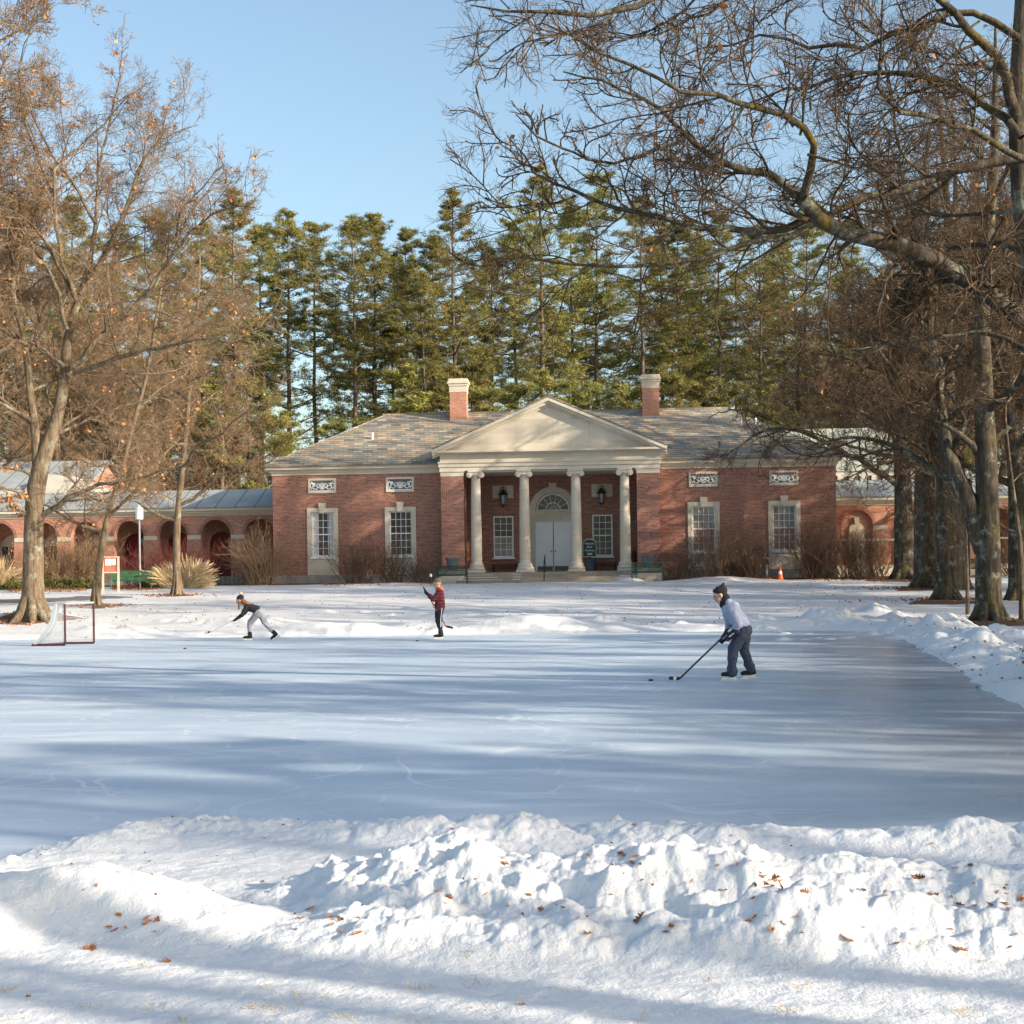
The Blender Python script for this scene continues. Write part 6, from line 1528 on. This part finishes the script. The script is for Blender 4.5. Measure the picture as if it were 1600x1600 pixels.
for px, Y, w, h, lab in ((18,77.2,2.4,.75,'low green juniper left of the forked oak trunk'),(78,77.4,1.8,.6,'low green juniper just right of the forked oak trunk'),(110,77.3,2.2,.7,'low yellowish juniper in leaf litter right of the forked oak'),(136,77.6,1.4,.6,'low yellowish juniper by the leaning slender tree'),(236,77.6,1.2,.45,'small dark juniper between green bench and reeds')):
    lowbush(px, Y, w, h, lab, px)
# leaf litter under the shrubs and tree bases
def litter(name, pts, size, seed, mat='dead_leaf', lift=.03):
    rs = np.random.RandomState(seed); pos = np.array([(x, y, gz(x, y)+lift*rs.rand()) for x, y in pts])
    n = len(pos); a = rs.rand(n)*6.28; d = nrm(np.stack([np.cos(a), np.sin(a), rs.randn(n)*.45], 1)); s = nrm(np.cross(d, nrm(rs.randn(n, 3)*.35+[0, 0, 1]))); sz = size*rs.uniform(.5, 1.3, (n, 1)); up = np.cross(s, d)*sz*.2
    V = np.stack([pos-d*sz*.5, pos+s*sz*.3+up, pos+d*sz*.5, pos-s*sz*.3+up], 1).reshape(-1, 3); i = np.arange(n)[:, None]*4
    wd = Wood(); wd.addtri(V, np.concatenate([i+[0, 1, 2], i+[0, 2, 3]])); return tag(mobj(name, wd.mesh(name, False), M[mat]), kind='stuff')
rs = np.random.RandomState(33); pts = []
for px, a, b, n in ((75, 60, 2.6, 2200), (215, 40, 2.2, 1500), (590, 85, 1.0, 500), (1150, 90, 1.0, 900), (1330, 60, 2.0, 900)):
    for _ in range(n):
        Y = 77.6 + rs.randn()*b*.5; X = (px + rs.uniform(-a, a) - 800)/F*Y; pts.append((X, Y))
for px, py, r in ((1545,971,1.6),(1479,938,1.5),(1447,919,1.5),(1413,906,1.6),(51,965,1.0),(150,948,.7),(277,930,.8)):
    q = hitg(px, py)
    for _ in range(420): rr = r*abs(rs.randn())*.75; a = rs.rand()*6.28; pts.append((q.x+math.cos(a)*rr*1.3, q.y+math.sin(a)*rr))
litter('leaf_litter', pts, .15, 1)
pts = [(rs.uniform(-14, 16), rs.uniform(44, 76)) for _ in range(420)] + [hit0(rs.uniform(0, 1640), rs.uniform(958, 992))[:2] for _ in range(170)] + [hit0(rs.uniform(1400, 1640), rs.uniform(985, 1090))[:2] for _ in range(160)]
litter('leaf_specks', [q for q in pts], .085, 2, 'dead_leaf_dark')
pts = [hit0(rs.uniform(-50, 1650), rs.uniform(1300, 1500))[:2] for _ in range(110)]
litter('leaf_crumbs', pts, .025, 3, 'dead_leaf_dark', .004)
# bare soil rings melted round the trunks
for px, py, r in ((1545,974,1.5),(1479,941,1.35),(1447,921,1.3),(1413,907,1.3),(51,967,1.05),(150,949,.5),(277,931,.5)):
    q = hitg(px, py); n = 20; V = []; Q = []
    for j in range(5):
        for k in range(n):
            a = 6.283*k/n; rr = r*j/4*(1+.22*math.sin(3*a+px)+.12*math.sin(7*a)); x, y = q.x+math.cos(a)*rr*1.35, q.y+math.sin(a)*rr; V.append((x, y, gz(x, y)+.035*(1-j/4)+ (.02 if j < 4 else -.03)))
    for j in range(4):
        for k in range(n): Q.append((j*n+k, j*n+(k+1) % n, (j+1)*n+(k+1) % n, (j+1)*n+k))
    tag(mobj('soil_patch', fastmesh('soil_patch', V, Q, smooth=True), M['mulch']), kind='structure')
# oak leaves lying on the near snow, each a lobed curled leaf
def leaf_mesh(seed):
    rs = np.random.RandomState(seed); out = []
    prof = [(0, .0), (.10, .06), (.18, .20), (.26, .10), (.36, .33), (.45, .13), (.56, .36), (.66, .14), (.76, .25), (.86, .10), (1, .0)]
    V = []; F_ = []
    c1, c2 = rs.uniform(.25, .8), rs.uniform(.2, .6)
    for s in (-1, 1):
        b = len(V)
        for t, w in prof: V.append((t-.5, 0, c1*(t-.5)**2*.8)); V.append((t-.5+(.06 if w > .15 else 0), s*w*rs.uniform(.85, 1.15), c1*(t-.5)**2*.8 + c2*w*1.1 + rs.randn()*.02))
        for i in range(len(prof)-1): F_.append((b+2*i, b+2*i+2, b+2*i+3, b+2*i+1))
    me = bpy.data.meshes.new('oak_leaf'); me.from_pydata(V, [], F_); me.materials.append(M['dead_leaf']); return me
LM = [leaf_mesh(k) for k in range(5)]
spots = [(788,1352,22),(703,1406,22),(484,1421,26),(515,1434,20),(534,1440,16),(560,1463,24),(1207,1380,34),(1222,1390,28),(1190,1374,20),(975,1338,16),(988,1350,18),(845,1424,20),(880,1420,18),(1000,1437,30),(1050,1450,20),(1205,1455,20),(1260,1398,24),(1325,1470,30),(1498,1486,40),(1438,1373,24),(1427,1373,20),(1548,1416,26),(1500,1417,24),(1456,1320,14),(918,1460,24),(1042,1460,16),(815,1570,18),(141,1484,36),(259,1503,22),(112,1351,10),(112,1296,14),(1350,1392,14),(1385,1402,16),(1595,1405,22),(706,1296,10),(1130,1395,16),(170,1450,14),(245,1440,20),(230,1436,18),(1170,1440,14),(45,1558,14),(1590,1462,16),(990,1290,10),(650,1363,10)]
rs = np.random.RandomState(4)
for cx_, cy_, k_, sp_ in ((1205,1383,9,22),(1120,1380,6,40),(1470,1385,8,60),(1570,1405,7,30),(860,1425,7,60),(520,1440,6,30),(980,1345,5,30),(1240,1450,6,50),(200,1445,5,40),(720,1400,5,60),(1400,1460,5,80)):
    for _ in range(k_): spots.append((cx_+rs.randn()*sp_, cy_+rs.randn()*sp_*.28, rs.uniform(8, 17)))
for i, (px, py, s) in enumerate(spots):
    q = None
    for Y in np.arange(4.9, 14, .01):
        q = at(px, py, Y)
        if q.z <= gz(q.x, Y): break
    o = bpy.data.objects.new('oak_leaf', LM[i % 5]); link(o); sz = s/F*q.y*.92; o.scale = (sz, sz, sz)
    o.location = (q.x, q.y, gz(q.x, q.y)+.05*sz); o.rotation_euler = (rs.randn()*.5+.25, rs.randn()*.4, rs.rand()*6.28)
    if i % 3 == 1: o.material_slots[0].link = 'OBJECT'; o.material_slots[0].material = M['dead_leaf_dark']
    tag(o, 'dry brown oak leaf lying on the near snow in front of the rink', 'leaf', 'dry oak leaves scattered on the near snow')
# grass tips poking through the trampled snow
rs = np.random.RandomState(12); n = 420; cl = [(rs.uniform(0, 1600), rs.uniform(1500, 1600)) for _ in range(26)] + [(400, 1580), (410, 1583), (425, 1582), (1260, 1545)]
Q = np.zeros((n, 4, 3))
for i in range(n):
    c = cl[rs.randint(len(cl))]; q = hit0(c[0]+rs.randn()*14, min(1640, c[1]+rs.randn()*3), .05); b = np.array([q.x, q.y, gz(q.x, q.y)-.005]); d = nrm(rs.randn(3)*[.6, .6, .2]+[0, 0, .8])
    for k in range(4): Q[i, k] = b + d*k*rs.uniform(.008, .016) + np.array([0, 0, -.001*k*k])
wd = Wood(); wd.add(Q, np.tile([.0016, .0013, .001, .0005], (n, 1)), 3); tag(mobj('grass_tips', wd.mesh('grass_tips'), M['straw']), kind='stuff')
